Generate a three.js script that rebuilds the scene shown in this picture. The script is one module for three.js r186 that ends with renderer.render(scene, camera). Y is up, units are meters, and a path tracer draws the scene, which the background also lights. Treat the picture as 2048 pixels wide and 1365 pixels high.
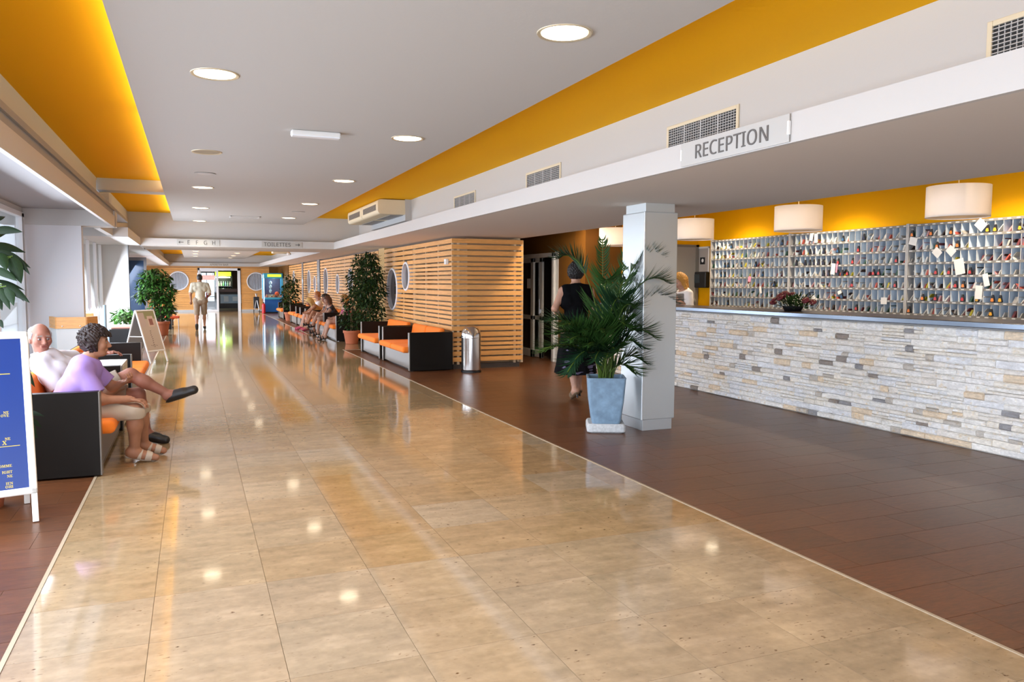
import * as THREE from 'three';
import { mergeGeometries, mergeVertices, toCreasedNormals } from 'three/addons/utils/BufferGeometryUtils.js';
import { RoundedBoxGeometry } from 'three/addons/geometries/RoundedBoxGeometry.js';
import { RectAreaLightUniformsLib } from 'three/addons/lights/RectAreaLightUniformsLib.js';
import { TextGeometry } from 'three/addons/geometries/TextGeometry.js';
import { FontLoader } from 'three/addons/loaders/FontLoader.js';

// ---------------------------------------------------------------- camera, sky, large lights, exposure
const scene = new THREE.Scene();
const V3 = THREE.Vector3;
const FOCAL = 1563, YAW = 0.38684, PITCH = -0.07359, ROLL = 0.0039, EYE = new V3(0, 1.52, 0);
const camera = new THREE.PerspectiveCamera(2 * Math.atan(682.5 / FOCAL) * 180 / Math.PI, 2048 / 1365, 0.05, 400);
const camF = new V3(Math.sin(YAW) * Math.cos(PITCH), Math.sin(PITCH), -Math.cos(YAW) * Math.cos(PITCH));
let camR = new V3(Math.cos(YAW), 0, Math.sin(YAW)), camU = new V3().crossVectors(camR, camF);
{ const r = camR.clone().multiplyScalar(Math.cos(ROLL)).addScaledVector(camU, Math.sin(ROLL));
  const u = camU.clone().multiplyScalar(Math.cos(ROLL)).addScaledVector(camR, -Math.sin(ROLL)); camR = r; camU = u; }
camera.position.copy(EYE);
camera.quaternion.setFromRotationMatrix(new THREE.Matrix4().makeBasis(camR, camU, camF.clone().negate()));
scene.add(camera);

const renderer = new THREE.WebGLRenderer({ antialias: true });
renderer.toneMapping = THREE.LinearToneMapping;
renderer.toneMappingExposure = 1.14;
renderer.shadowMap.enabled = true;
RectAreaLightUniformsLib.init();

scene.background = new THREE.Color().setRGB(1.25, 1.4, 1.65);          // bright overcast-white summer sky, overexposed through the panes
function skyPane(x, y, z, w, h, tx, ty, tz, k) {                         // daylight of one glazed bay
  const l = new THREE.RectAreaLight(new THREE.Color().setRGB(0.88, 0.96, 1.1), k, w, h);
  l.position.set(x, y, z); scene.add(l); l.lookAt(tx, ty, tz); return l;
}
skyPane(-2.2, 1.36, -4.5, 15.0, 2.2, 0.4, 0.35, -4.5, 6.8);               // glazed side of the lobby
skyPane(1.6, 1.35, 3.9, 6.8, 1.8, 1.6, 0.7, 1.0, 4.5);                     // glazed entrance behind the photographer
skyPane(-1.8, 1.2, -17.85, 3.2, 2.0, 0.6, 0.4, -17.85, 10);               // window niche further down
skyPane(-2.35, 1.3, -14.9, 2.2, 2.2, -0.8, 0.1, -14.9, 6);                   // glazed side door beside the pier
skyPane(-2.2, 1.2, -32.5, 19, 2.0, -0.4, 0.1, -32.5, 8.0);                  // windows of the far bay
skyPane(0.75, 1.25, -51.8, 1.6, 1.7, 0.75, 1.25, -40, 4);               // bright glazing at the back of the bar

// photo pixel -> direction; the distance always comes from the plane that the thing touches
function ray(u, v) { return camF.clone().addScaledVector(camR, (u - 1024) / FOCAL).addScaledVector(camU, -(v - 682.5) / FOCAL); }
function onAxis(u, v, k, val) { const d = ray(u, v); return EYE.clone().addScaledVector(d, (val - EYE[k]) / d[k]); }
const onX = (u, v, x) => onAxis(u, v, 'x', x), onY = (u, v, y = 0) => onAxis(u, v, 'y', y), onZ = (u, v, z) => onAxis(u, v, 'z', z);

// ---------------------------------------------------------------- helpers
function RNG(seed) { let a = seed >>> 0; const f = () => { a |= 0; a = a + 0x6D2B79F5 | 0; let t = Math.imul(a ^ a >>> 15, 1 | a); t = t + Math.imul(t ^ t >>> 7, 61 | t) ^ t; return ((t ^ t >>> 14) >>> 0) / 4294967296; };
  f.r = (a1, b1) => a1 + (b1 - a1) * f(); f.i = n => Math.floor(f() * n); f.pick = arr => arr[Math.floor(f() * arr.length)]; return f; }
const taken = {};
function numbered(n) { const k = taken[n] = (taken[n] ?? -1) + 1; return k ? `${n}_${String(k).padStart(3, '0')}` : n; }
function shadows(m) { m.castShadow = true; m.receiveShadow = true; return m; }
function setData(o, label, category, group, kind) { if (label) o.userData.label = label; if (category) o.userData.category = category; if (group) o.userData.group = group; if (kind) o.userData.kind = kind; return o; }
function thing(name, label, category, p = [0, 0, 0], turn = 0, group) {
  const o = new THREE.Group(); o.name = numbered(name); scene.add(o); o.position.set(...p); o.rotation.y = turn; return setData(o, label, category, group); }
function part(name, geo, m, parent, label) { const o = shadows(new THREE.Mesh(Array.isArray(geo) ? merge(geo) : geo, m)); o.name = name; parent.add(o); if (label) o.userData.label = label; return o; }
function single(name, geo, m, label, category, group) { const o = shadows(new THREE.Mesh(Array.isArray(geo) ? merge(geo) : geo, m)); o.name = numbered(name); scene.add(o); return setData(o, label, category, group); }
function struct(name, geo, m, label, parent) {
  const o = geo ? shadows(new THREE.Mesh(Array.isArray(geo) ? merge(geo) : geo, m)) : new THREE.Group(); o.name = parent ? name : numbered(name); (parent || scene).add(o);
  if (!parent) setData(o, label, undefined, undefined, 'structure'); return o; }
function dup(src, p, turn, label, group) { const r = src.clone(); r.name = numbered(src.name.replace(/_\d{3}$/, '')); r.userData = { ...src.userData }; scene.add(r); r.position.set(...p); r.rotation.y = turn; if (label) r.userData.label = label; if (group) r.userData.group = group; return r; }

function plain(g) { g = g.index ? g.toNonIndexed() : g; for (const k of Object.keys(g.attributes)) if (!['position', 'normal', 'uv', 'color'].includes(k)) g.deleteAttribute(k); return g; }
function merge(list) { list = list.map(plain); const col = list.some(g => g.attributes.color);
  for (const g of list) { const n = g.attributes.position.count; if (!g.attributes.uv) g.setAttribute('uv', new THREE.BufferAttribute(new Float32Array(n * 2), 2));
    if (col && !g.attributes.color) g.setAttribute('color', new THREE.BufferAttribute(new Float32Array(n * 3).fill(1), 3)); }
  return list.length === 1 ? list[0] : mergeGeometries(list, false); }
function metreUV(g, ou = 0, ov = 0, k = 1) {              // uv in metres by the face's main direction
  g = plain(g); const p = g.attributes.position, n = g.attributes.normal, uv = new Float32Array(p.count * 2);
  for (let i = 0; i < p.count; i++) { const ax = Math.abs(n.getX(i)), ay = Math.abs(n.getY(i)), az = Math.abs(n.getZ(i)); let u, v;
    if (ay >= ax && ay >= az) { u = p.getX(i); v = p.getZ(i); } else if (ax >= az) { u = p.getZ(i); v = p.getY(i); } else { u = p.getX(i); v = p.getY(i); }
    uv[2 * i] = u * k + ou; uv[2 * i + 1] = v * k + ov; }
  g.setAttribute('uv', new THREE.BufferAttribute(uv, 2)); return g; }
function box(x0, x1, y0, y1, z0, z1, ou = 0, ov = 0) { const g = new THREE.BoxGeometry(Math.abs(x1 - x0), Math.abs(y1 - y0), Math.abs(z1 - z0)); g.translate((x0 + x1) / 2, (y0 + y1) / 2, (z0 + z1) / 2); return metreUV(g, ou, ov); }
function rbox(x0, x1, y0, y1, z0, z1, r = 0.005, seg = 1) { const g = new RoundedBoxGeometry(Math.abs(x1 - x0), Math.abs(y1 - y0), Math.abs(z1 - z0), seg, r); g.translate((x0 + x1) / 2, (y0 + y1) / 2, (z0 + z1) / 2); return metreUV(g); }
function cyl(x, y0, y1, z, r0, r1 = r0, n = 24) { const g = new THREE.CylinderGeometry(r1, r0, y1 - y0, n); g.translate(x, (y0 + y1) / 2, z); return g; }
function rod(a, b, r, n = 8, r2 = r) { const A = new V3(...(a.toArray ? a.toArray() : a)), B = new V3(...(b.toArray ? b.toArray() : b)), d = B.clone().sub(A), L = d.length();
  const g = new THREE.CylinderGeometry(r2, r, L, n); g.translate(0, L / 2, 0); g.applyQuaternion(new THREE.Quaternion().setFromUnitVectors(new V3(0, 1, 0), d.normalize())); g.translate(A.x, A.y, A.z); return g; }
function tube(pts, r, n = 6, seg = 0) { return new THREE.TubeGeometry(new THREE.CatmullRomCurve3(pts.map(p => new V3(...p))), seg || pts.length * 4, r, n); }
function lathe(pts, n = 32) { return new THREE.LatheGeometry(pts.map(p => new THREE.Vector2(...p)), n); }
function moved(g, x, y, z, rx = 0, ry = 0, rz = 0) { g = g.clone(); g.applyMatrix4(new THREE.Matrix4().compose(new V3(x, y, z), new THREE.Quaternion().setFromEuler(new THREE.Euler(rx, ry, rz, 'YXZ')), new V3(1, 1, 1))); return g; }
function ball(x, y, z, rx, ry = rx, rz = rx, w = 16, h = 12) { const g = new THREE.SphereGeometry(1, w, h); g.scale(rx, ry, rz); g.translate(x, y, z); return g; }
function lin(r, g, b) { return new THREE.Color().setRGB(r, g, b); }
function hex(h) { return new THREE.Color(h); }
function mat(color, rough = 0.6, o = {}) { return new THREE.MeshPhysicalMaterial({ color, roughness: rough, ...o }); }

// tileable noise
function lattice(seed, n) { const r = RNG(seed), a = new Float32Array(n * n); for (let i = 0; i < n * n; i++) a[i] = r(); return a; }
function vnoise(L, n, x, y) { const xi = Math.floor(x), yi = Math.floor(y); let fx = x - xi, fy = y - yi; fx = fx * fx * (3 - 2 * fx); fy = fy * fy * (3 - 2 * fy);
  const X = ((xi % n) + n) % n, Y = ((yi % n) + n) % n, X1 = (X + 1) % n, Y1 = (Y + 1) % n;
  return (L[Y * n + X] * (1 - fx) + L[Y * n + X1] * fx) * (1 - fy) + (L[Y1 * n + X] * (1 - fx) + L[Y1 * n + X1] * fx) * fy; }
function texture(w, h, fn, srgb = true) { const d = new Uint8Array(w * h * 4);
  for (let j = 0; j < h; j++) for (let i = 0; i < w; i++) { const c = fn(i / w, j / h), k = 4 * (j * w + i); d[k] = Math.max(0, Math.min(255, c[0])); d[k + 1] = Math.max(0, Math.min(255, c[1])); d[k + 2] = Math.max(0, Math.min(255, c[2])); d[k + 3] = 255; }
  const t = new THREE.DataTexture(d, w, h); t.wrapS = t.wrapT = THREE.RepeatWrapping; t.magFilter = THREE.LinearFilter; t.minFilter = THREE.LinearMipmapLinearFilter; t.generateMipmaps = true; if (srgb) t.colorSpace = THREE.SRGBColorSpace; t.needsUpdate = true; return t; }
const NL = [8, 16, 32, 64, 128, 256].map((n, i) => [n, lattice(11 + i, n)]);
function fbm(u, v, from = 0, to = 4, sx = 1, sy = 1) { let s = 0, a = 1, t = 0; for (let i = from; i <= to; i++) { const [n, L] = NL[i]; s += a * vnoise(L, n, u * n * sx, v * n * sy); t += a; a *= 0.55; } return s / t; }
function rep(t, k, k2 = k) { t = t.clone(); t.repeat.set(k, k2); t.needsUpdate = true; return t; }
// ---------------------------------------------------------------- materials
const travTex = texture(1024, 1024, (u, v) => {                       // polished travertine, 2 m a side
  const a = fbm(u, v, 0, 4), b = fbm(u + 0.37, v + 0.11, 0, 3, 1, 4), c = fbm(u + 0.6, v + 0.2, 3, 5), pit = fbm(u + 0.13, v + 0.71, 3, 5, 1, 3);
  let k = 0.84 + 0.14 * (a - 0.5) + 0.16 * (b - 0.5) + 0.1 * (c - 0.5); const w = Math.max(0, b - 0.55) * 0.5; let r = 232 * k + 30 * w, g = 205 * k + 34 * w, bl = 166 * k + 46 * w;
  const p = Math.max(0, pit - 0.76) * 9 * (fbm(u, v, 0, 1) > 0.52 ? 1 : 0.25); r -= 90 * p; g -= 95 * p; bl -= 85 * p; return [r, g, bl]; });
const travRough = texture(512, 512, (u, v) => { const a = fbm(u, v, 1, 4), s = fbm(u, v, 2, 5, 1, 2); const k = 255 * (0.86 + 0.3 * (a - 0.5) + 0.25 * (s - 0.5)); return [k, k, k]; }, false);
const BEIGE = [[1, 0.99, 0.97], [0.97, 0.93, 0.87], [1, 0.96, 0.9], [0.95, 0.91, 0.84], [1, 1, 1], [0.98, 0.9, 0.8]].map(c => mat(lin(c[0] * 0.66, c[1] * 0.63, c[2] * 0.59), 0.085, { map: rep(travTex, 0.5), roughnessMap: rep(travRough, 0.5), ior: 1.6 }));
const PALE = [[1, 1, 1], [0.97, 0.95, 0.92], [1, 0.97, 0.94]].map(c => mat(lin(c[0] * 0.68, c[1] * 0.69, c[2] * 0.73), 0.085, { map: rep(travTex, 0.5), roughnessMap: rep(travRough, 0.5), ior: 1.6 }));     // paler batch of tiles
const brownTex = texture(512, 512, (u, v) => { const a = fbm(u, v, 0, 3, 1, 6), c = fbm(u + 0.3, v, 2, 5, 1, 4); const k = 0.9 + 0.28 * (a - 0.5) + 0.24 * (c - 0.5); return [116 * k, 73 * k, 44 * k]; });
const brownBump = texture(256, 256, (u, v) => { const k = 255 * fbm(u, v, 1, 4, 1, 5); return [k, k, k]; }, false);
const BROWN = [[1, 1, 1], [0.9, 0.88, 0.86], [1.05, 0.98, 0.92], [0.95, 0.97, 1]].map(c => mat(lin(...c.map(x => 0.9 * x)), 0.34, { map: rep(brownTex, 1), bumpMap: rep(brownBump, 1), bumpScale: 0.0004, ior: 1.5 }));
const paintBump = texture(256, 256, (u, v) => { const k = 255 * fbm(u, v, 3, 5); return [k, k, k]; }, false);
const paintO = { specularIntensity: 0.3, bumpMap: paintBump, bumpScale: 0.0004 };
const M = {
  grout: mat(lin(0.24, 0.19, 0.13), 0.9), groutB: mat(lin(0.3, 0.24, 0.19), 0.8),
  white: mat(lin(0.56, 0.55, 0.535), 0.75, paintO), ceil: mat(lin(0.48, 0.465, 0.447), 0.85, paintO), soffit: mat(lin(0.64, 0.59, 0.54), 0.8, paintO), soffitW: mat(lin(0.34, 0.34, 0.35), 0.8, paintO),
  orange: mat(lin(0.9, 0.46, 0.0), 0.8, paintO), yellowWall: mat(lin(0.88, 0.43, 0.0), 0.6, paintO), brownWall: mat(lin(0.15, 0.06, 0.009), 0.6, paintO), pier: mat(lin(0.72, 0.72, 0.75), 0.7, paintO),
  pillar: mat(lin(0.62, 0.66, 0.67), 0.36, { metalness: 0.5 }), alu: mat(lin(0.78, 0.77, 0.72), 0.4, { metalness: 0.3 }), frameW: mat(lin(0.8, 0.8, 0.82), 0.45), steel: mat(lin(0.68, 0.68, 0.7), 0.16, { metalness: 1 }), steelB: mat(lin(0.6, 0.6, 0.62), 0.3, { metalness: 1 }),
  glass: mat(lin(0.95, 0.97, 0.97), 0.02, { transmission: 1, thickness: 0, ior: 1.5 }), darkGlass: mat(lin(0.05, 0.05, 0.055), 0.06, { ior: 1.5 }),
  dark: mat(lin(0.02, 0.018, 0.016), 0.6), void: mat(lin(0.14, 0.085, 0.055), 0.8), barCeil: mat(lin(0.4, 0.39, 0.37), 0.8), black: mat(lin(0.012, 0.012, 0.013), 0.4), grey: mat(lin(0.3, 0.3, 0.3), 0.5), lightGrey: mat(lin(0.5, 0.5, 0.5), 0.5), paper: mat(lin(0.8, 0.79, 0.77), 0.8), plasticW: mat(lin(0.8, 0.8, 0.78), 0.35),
  pillarGrey: mat(lin(0.22, 0.22, 0.23), 0.3, { metalness: 0.4 }), strip: mat(lin(0.42, 0.34, 0.24), 0.45), plaster: mat(lin(0.7, 0.69, 0.66), 0.9), outside: mat(lin(0.55, 0.56, 0.56), 0.9), cream: mat(lin(0.72, 0.64, 0.47), 0.5), grilleDark: mat(lin(0.02, 0.02, 0.02), 0.8),
  sofa: mat(lin(0.008, 0.006, 0.0045), 0.4, { specularIntensity: 0.35 }), sofaFront: mat(lin(0.16, 0.14, 0.12), 0.32), terracotta: mat(lin(0.45, 0.13, 0.055), 0.7), soil: mat(lin(0.03, 0.02, 0.014), 0.95), batten: mat(lin(0.6, 0.45, 0.28), 0.6),
};
const woodTex = texture(1024, 256, (u, v) => { const a = fbm(u, v, 0, 3, 1, 8), f = fbm(u + 0.2, v, 2, 5, 1, 6); const k = 0.9 + 0.22 * (a - 0.5) + 0.16 * (f - 0.5); return [252 * k, 188 * k, 114 * k]; });
const SLAT = [[1, 1, 1], [0.93, 0.9, 0.86], [1, 0.96, 0.9], [0.97, 0.92, 0.84]].map(c => mat(lin(...c.map(x => x)), 0.55, { map: rep(woodTex, 0.5, 2), specularIntensity: 0.5 }));
const WOOD = mat(lin(0.85, 0.8, 0.75), 0.4, { map: rep(woodTex, 0.5, 2) });
const fabricBump = texture(128, 128, (u, v) => { const k = 127 + 60 * Math.sin(u * 128 * 1.57) * Math.sin(v * 128 * 1.57) + 90 * (fbm(u, v, 3, 4) - 0.5); return [k, k, k]; }, false);
const CUSHION = mat(lin(0.86, 0.2, 0.012), 0.85, { sheen: 0.3, sheenColor: lin(1, 0.5, 0.2), bumpMap: rep(fabricBump, 12), bumpScale: 0.0006 });
const CUSHION_RED = mat(lin(0.5, 0.06, 0.012), 0.85, { bumpMap: rep(fabricBump, 12), bumpScale: 0.0006 });

// ---------------------------------------------------------------- floor
const XL = -0.73, XR = 3.115, YS = 2.345, YP = 2.9, YO = 3.11, ZE = -19.65, ZF = -43.4, ZB = 4;
{ const fl = struct('floor', null, null, 'polished beige travertine tile floor of the lobby corridor');
  const r = RNG(5), w = 0.517, d = 0.5255, x0 = -0.209, z0 = -3.53, variants = [];
  struct('tile_bed', [box(XL, XR, -0.08, -0.004, ZB, ZF), box(XR, 4.35, -0.08, -0.004, -17.85, -23.7)], M.grout, null, fl);
  const tileGeo = (xa, xb, za, zb, k) => { const g = new THREE.BoxGeometry(xb - xa - 0.0022, 0.012, za - zb - 0.0022); return metreUV(g, variants[k][0], variants[k][1]); };
  for (let k = 0; k < 10; k++) variants.push([r() * 2, r() * 2]);
  const cache = {}, far = [];
  const lay = (xa, xb, za, zb) => { const k = r.i(10), m = r.i(6), key = `${(xb - xa).toFixed(3)},${(za - zb).toFixed(3)},${k}`; const g = cache[key] ||= tileGeo(xa, xb, za, zb, k);
    if (za > -19 && za < 1) { const t = part('tile', g, za > -3.6 || r() < 0.06 ? PALE[m % 3] : BEIGE[m], fl); t.position.set((xa + xb) / 2, -0.006, (za + zb) / 2); }
    else far.push([g.clone().translate((xa + xb) / 2, -0.006, (za + zb) / 2), m]); };
  const xs = [XL]; for (let x = x0; x < XR - 0.02; x += w) xs.push(x); xs.push(XR);
  for (let k = -15; k < 80; k++) { const za = z0 - k * d, zb = Math.max(za - d, ZF + 0.02); if (za < ZF + 0.05) break; for (let i = 0; i + 1 < xs.length; i++) lay(xs[i], xs[i + 1], za, zb); }
  for (let i = 0; i < 11; i++) for (let j = 0; j < 3; j++) { const xa = XR + j * w, xb = Math.min(xa + w, 4.34), za = -17.86 - i * d; if (xa < 4.3) lay(xa, xb, za, za - d); }
  for (let m = 0; m < 6; m++) { const o = part('tile_field', far.filter(f => f[1] === m).map(f => f[0]), BEIGE[m], fl); o.userData.kind = 'stuff'; }
}
{ const fl = struct('floor_brown', null, null, 'dark brown rectangular tile floor beside the beige corridor');
  const r = RNG(8), L = 0.65, D = 0.325, cache = {}, far = [];
  struct('tile_bed', [box(XR, 9, -0.08, -0.003, ZB, -17.85), box(XR, 6.5, -0.08, -0.003, -23.75, ZF), box(XL, -2.6, -0.08, -0.003, ZB, ZF)], M.groutB, null, fl);
  const lay = (xa, xb, za, zb, near) => { const key = `${(xb - xa).toFixed(2)},${r.i(3)}`, m = r.i(4); if (xb - xa < 0.03) return;
    const g = cache[key] ||= metreUV(new THREE.BoxGeometry(xb - xa - 0.003, 0.012, D - 0.003), r() * 2, r() * 2);
    if (near) { const t = part('tile', g, BROWN[m], fl); t.position.set((xa + xb) / 2, -0.006, (za + zb) / 2); } else far.push([g.clone().translate((xa + xb) / 2, -0.006, (za + zb) / 2), m]); };
  const field = (xa, xb, zFrom, zTo, off, nearTest) => { let row = 0; for (let k = Math.round((zFrom + 3.11) / -D); ; k++) { const za = -3.11 - k * D, zb = za - D; if (zb < zTo - 0.01) break; row = ((k % 3) + 3) % 3;
    const st = off + row * 0.217; let x = xa; for (let n = Math.floor((xa - st) / L) + 1; ; n++) { const e = Math.min(st + n * L, xb); lay(x, e, za, zb, nearTest((x + e) / 2, za)); x = e; if (e >= xb - 1e-6) break; } } };
  field(XR + 0.02, 6.62, 1.5, -17.85, 3.32, (x, z) => z < -1.7 && z > -15.2);
  field(XR + 0.02, 4.35, -23.8, ZF, 3.32, () => false);
  field(-2.4, XL - 0.02, 3, ZF + 0.1, -0.9, (x, z) => z < -3.2 && z > -9 && x > -1.9);
  for (let m = 0; m < 4; m++) { const o = part('tile_field', far.filter(f => f[1] === m).map(f => f[0]), BROWN[m], fl); o.userData.kind = 'stuff'; }
}
struct('trim_1', [box(XR, XR + 0.018, -0.01, 0.003, ZB, -17.86), box(XR, XR + 0.018, -0.01, 0.003, -23.72, ZF)], M.strip, 'pale metal strip between beige and brown floor tiles beside the reception');
struct('trim_2', box(XL - 0.02, XL, -0.01, 0.003, ZB, ZF), M.strip, 'pale metal strip between beige and brown floor tiles beside the windows');
struct('ground', box(-60, -2.7, -0.12, -0.05, 40, -90), M.outside, 'pale paving outside the windows');

// ---------------------------------------------------------------- ceilings: two coffered bays
function bay(z0, z1, yp, yo, near) {                                     // z0 nearer the camera
  const g = [];
  struct('ceiling', [box(-1.42, 4.0, yo, yo + 0.1, z0 + 0.3, z1 - 0.3)], M.orange, near ? 'orange painted coffer ceiling above the lobby corridor' : 'orange painted coffer ceiling of the far corridor bay');
  struct('wall_upper_window_side', near ? [box(-1.42, -1.33, 2.6, yo, z0 + 0.3, -13.55), box(-1.42, -1.33, 2.36, yo, -13.9, z1 - 0.3)] : [box(-1.42, -1.33, 2.36, yo, z0 + 0.3, z1 - 0.3)], M.white, 'white upper wall of the coffer on the window side');
  struct('wall_upper_reception_side', box(3.9, 4.0, 2.36, yo, z0 + 0.3, z1 - 0.3), M.white, 'white upper wall of the coffer above the reception');
  struct('wall_upper_end', box(-1.42, 4.0, 2.36, yo, z1 - 0.15, z1 - 0.3), M.white, 'white upper end wall of the coffer');
  struct('wall_upper_start', box(-1.42, 4.0, 2.36, yo, z0 + 0.2, z0 + 0.3), M.white, 'white upper start wall of the coffer');
  struct('ceiling_panel', box(-0.38, 2.475, yp, yp + 0.09, z0 - 0.1, z1 + (near ? 0.3 : 0.3)), M.ceil, near ? 'suspended pale grey ceiling panel with recessed downlights over the corridor' : 'suspended pale ceiling panel of the far bay');
}
bay(3.6, ZE, YP, YO, true); bay(-21.9, ZF + 0.1, 2.74, 2.95, false);
// soffits and fascias
const FT = 2.518;
struct('ceiling_soffit_reception', [box(3.29, 5.6, YS, YS + 0.03, ZB, ZF), box(5.56, 5.6, YS + 0.03, 3.05, ZB, -17)], M.soffit, 'grey soffit of the lowered ceiling beside the reception');
struct('trim_3', [box(3.25, 3.29, YS, FT, 3.8, ZE)], M.white, 'white fascia board along the lowered reception ceiling');
struct('trim_4', [box(-1.08, 3.29, YS, FT, ZE, ZE - 0.04), box(-1.08, 3.25, YS, FT, -21.9, -21.86)], M.white, 'white cross beam fascia carrying the direction signs');
struct('ceiling_cross_beam', box(-1.08, 3.29, YS, YS + 0.03, ZE - 0.04, -21.86), M.soffit, 'grey underside of the cross beam');
struct('trim_5', box(3.25, 3.29, YS, FT, -21.9, ZF), M.white, 'white fascia board along the far bay');
struct('trim_6', [box(-1.12, -1.08, YS, FT, 3.8, -13.5)], M.white, 'white fascia board above the window side');
struct('trim_7', [box(-1.12, -1.08, YS, FT, -16, ZE), box(-1.85, -1.12, YS, FT, -16, -16.04)], M.white, 'white fascia board around the window niche');
struct('ceiling_niche', box(-2.6, -1.12, YS, YS + 0.03, -16.02, -21.9), M.white, 'white ceiling of the window niche');
struct('trim_8', box(-1.12, -1.08, YS, FT, -21.9, ZF), M.white, 'white fascia board of the far bay on the window side');
struct('ceiling_far_side', box(-2.6, -1.12, YS, YS + 0.03, -21.9, ZF), M.white, 'white ceiling beside the far bay');
struct('ceiling_window_side', [box(-2.6, -1.08, 2.6, 2.65, ZB, -16.05), box(-1.14, -1.1, FT, 2.65, ZB, -13.4)], M.soffitW, 'grey ceiling along the windows');
struct('beam', [box(-2.6, -1.08, 2.365, 2.6, -13.45, -13.8)], M.white, 'white downstand beam over the pier');
struct('beam', [box(-1.33, -0.3, 2.93, YO, -13.6, -14.0)], M.white, 'white beam crossing the orange coffer');
struct('beam', [box(-1.335, -1.16, 2.4, 2.87, -13.5, -13.95)], M.white, 'white stub of beam above the fascia');
struct('trim_9', box(-1.1, 3.29, YS, FT, ZF + 0.1, ZF + 0.06), M.white, 'white fascia over the bar entrance');
// cove lighting on top of the panel: warm strips in front of the orange ceiling
function coveStrip(name, x, yp, za, zb, k, dirx, label) {
  const t = thing(name, label, 'light');
  part('strip', box(x - 0.02, x + 0.02, yp + 0.092, yp + 0.104, za, zb), mat(lin(0.9, 0.8, 0.6), 0.5, { emissive: lin(1, 0.72, 0.3), emissiveIntensity: k * 0.1 }), t);
  const n = Math.ceil((za - zb) / 6), L = (za - zb) / n;
  for (let i = 0; i < n; i++) { const l = new THREE.RectAreaLight(lin(1, 0.85, 0.5), k, 0.05, L * 0.98); l.position.set(x, yp + 0.11, za - L * (i + 0.5)); scene.add(l); l.up.set(0, 0, 1); l.lookAt(x + dirx * 0.6, yp + 1, za - L * (i + 0.5)); }
}
coveStrip('cove_light', -0.33, YP, 3, -19.2, 18, -1, 'warm light strip hidden above the ceiling panel on the window side');
coveStrip('cove_light', 2.42, YP, 3, -19.2, 7, 1, 'warm light strip hidden above the ceiling panel on the reception side');
coveStrip('cove_light', -0.33, 2.74, -22.3, -42.8, 5, -1, 'warm light strip above the far ceiling panel on the window side');
coveStrip('cove_light', 2.42, 2.74, -22.3, -42.8, 4, 1, 'warm light strip above the far ceiling panel on the claw machine side');

// ---------------------------------------------------------------- outer shell
struct('wall_outer_reception', [box(8.9, 9.0, 0, 3.05, ZB, -12.6)], M.yellowWall, 'orange-yellow wall behind the reception');
struct('wall_reception_end', [box(7.25, 8.9, 0, 3.05, -12.5, -12.6)], M.yellowWall, 'orange-yellow end wall of the reception');
struct('ceiling_reception', box(5.56, 9.0, 3.0, 3.05, ZB, -17), M.ceil, 'pale ceiling above the reception desk');
{ // brown wall with the sliding door
  const w = struct('wall_brown', [box(6.5, 7.25, 0, 3.0, -12.5, -12.6), box(6.5, 6.6, 0, 3.0, -12.6, -13.7), box(6.5, 6.6, 2.12, 3.0, -13.7, -16.05), box(6.5, 6.6, 0, 3.0, -16.05, -17), box(5.4, 6.6, 0, 3.0, -17, -17.1)], M.brownWall, 'dark brown wall around the sliding door');
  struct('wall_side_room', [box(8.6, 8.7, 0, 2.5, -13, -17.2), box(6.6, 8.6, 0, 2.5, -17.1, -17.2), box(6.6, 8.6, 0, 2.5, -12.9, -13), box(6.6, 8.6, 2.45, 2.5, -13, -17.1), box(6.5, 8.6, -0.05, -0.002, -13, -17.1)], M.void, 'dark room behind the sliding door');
}
struct('wall_closing', [box(-2.7, 9, 0, 0.4, 4.05, 4.15), box(-2.7, -1.9, 0, 3.1, 4.05, 4.15), box(5.1, 9, 0, 3.1, 4.05, 4.15), box(-2.7, 9, 2.3, 3.1, 4.05, 4.15)], M.plaster, 'wall around the entrance glazing');
struct('wall_window_side', [box(-2.5, -2.3, 0, 0.1, ZB, -13.5), box(-2.5, -2.3, 2.52, 2.7, ZB, -16)], M.white, 'low sill and head of the window wall');
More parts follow.
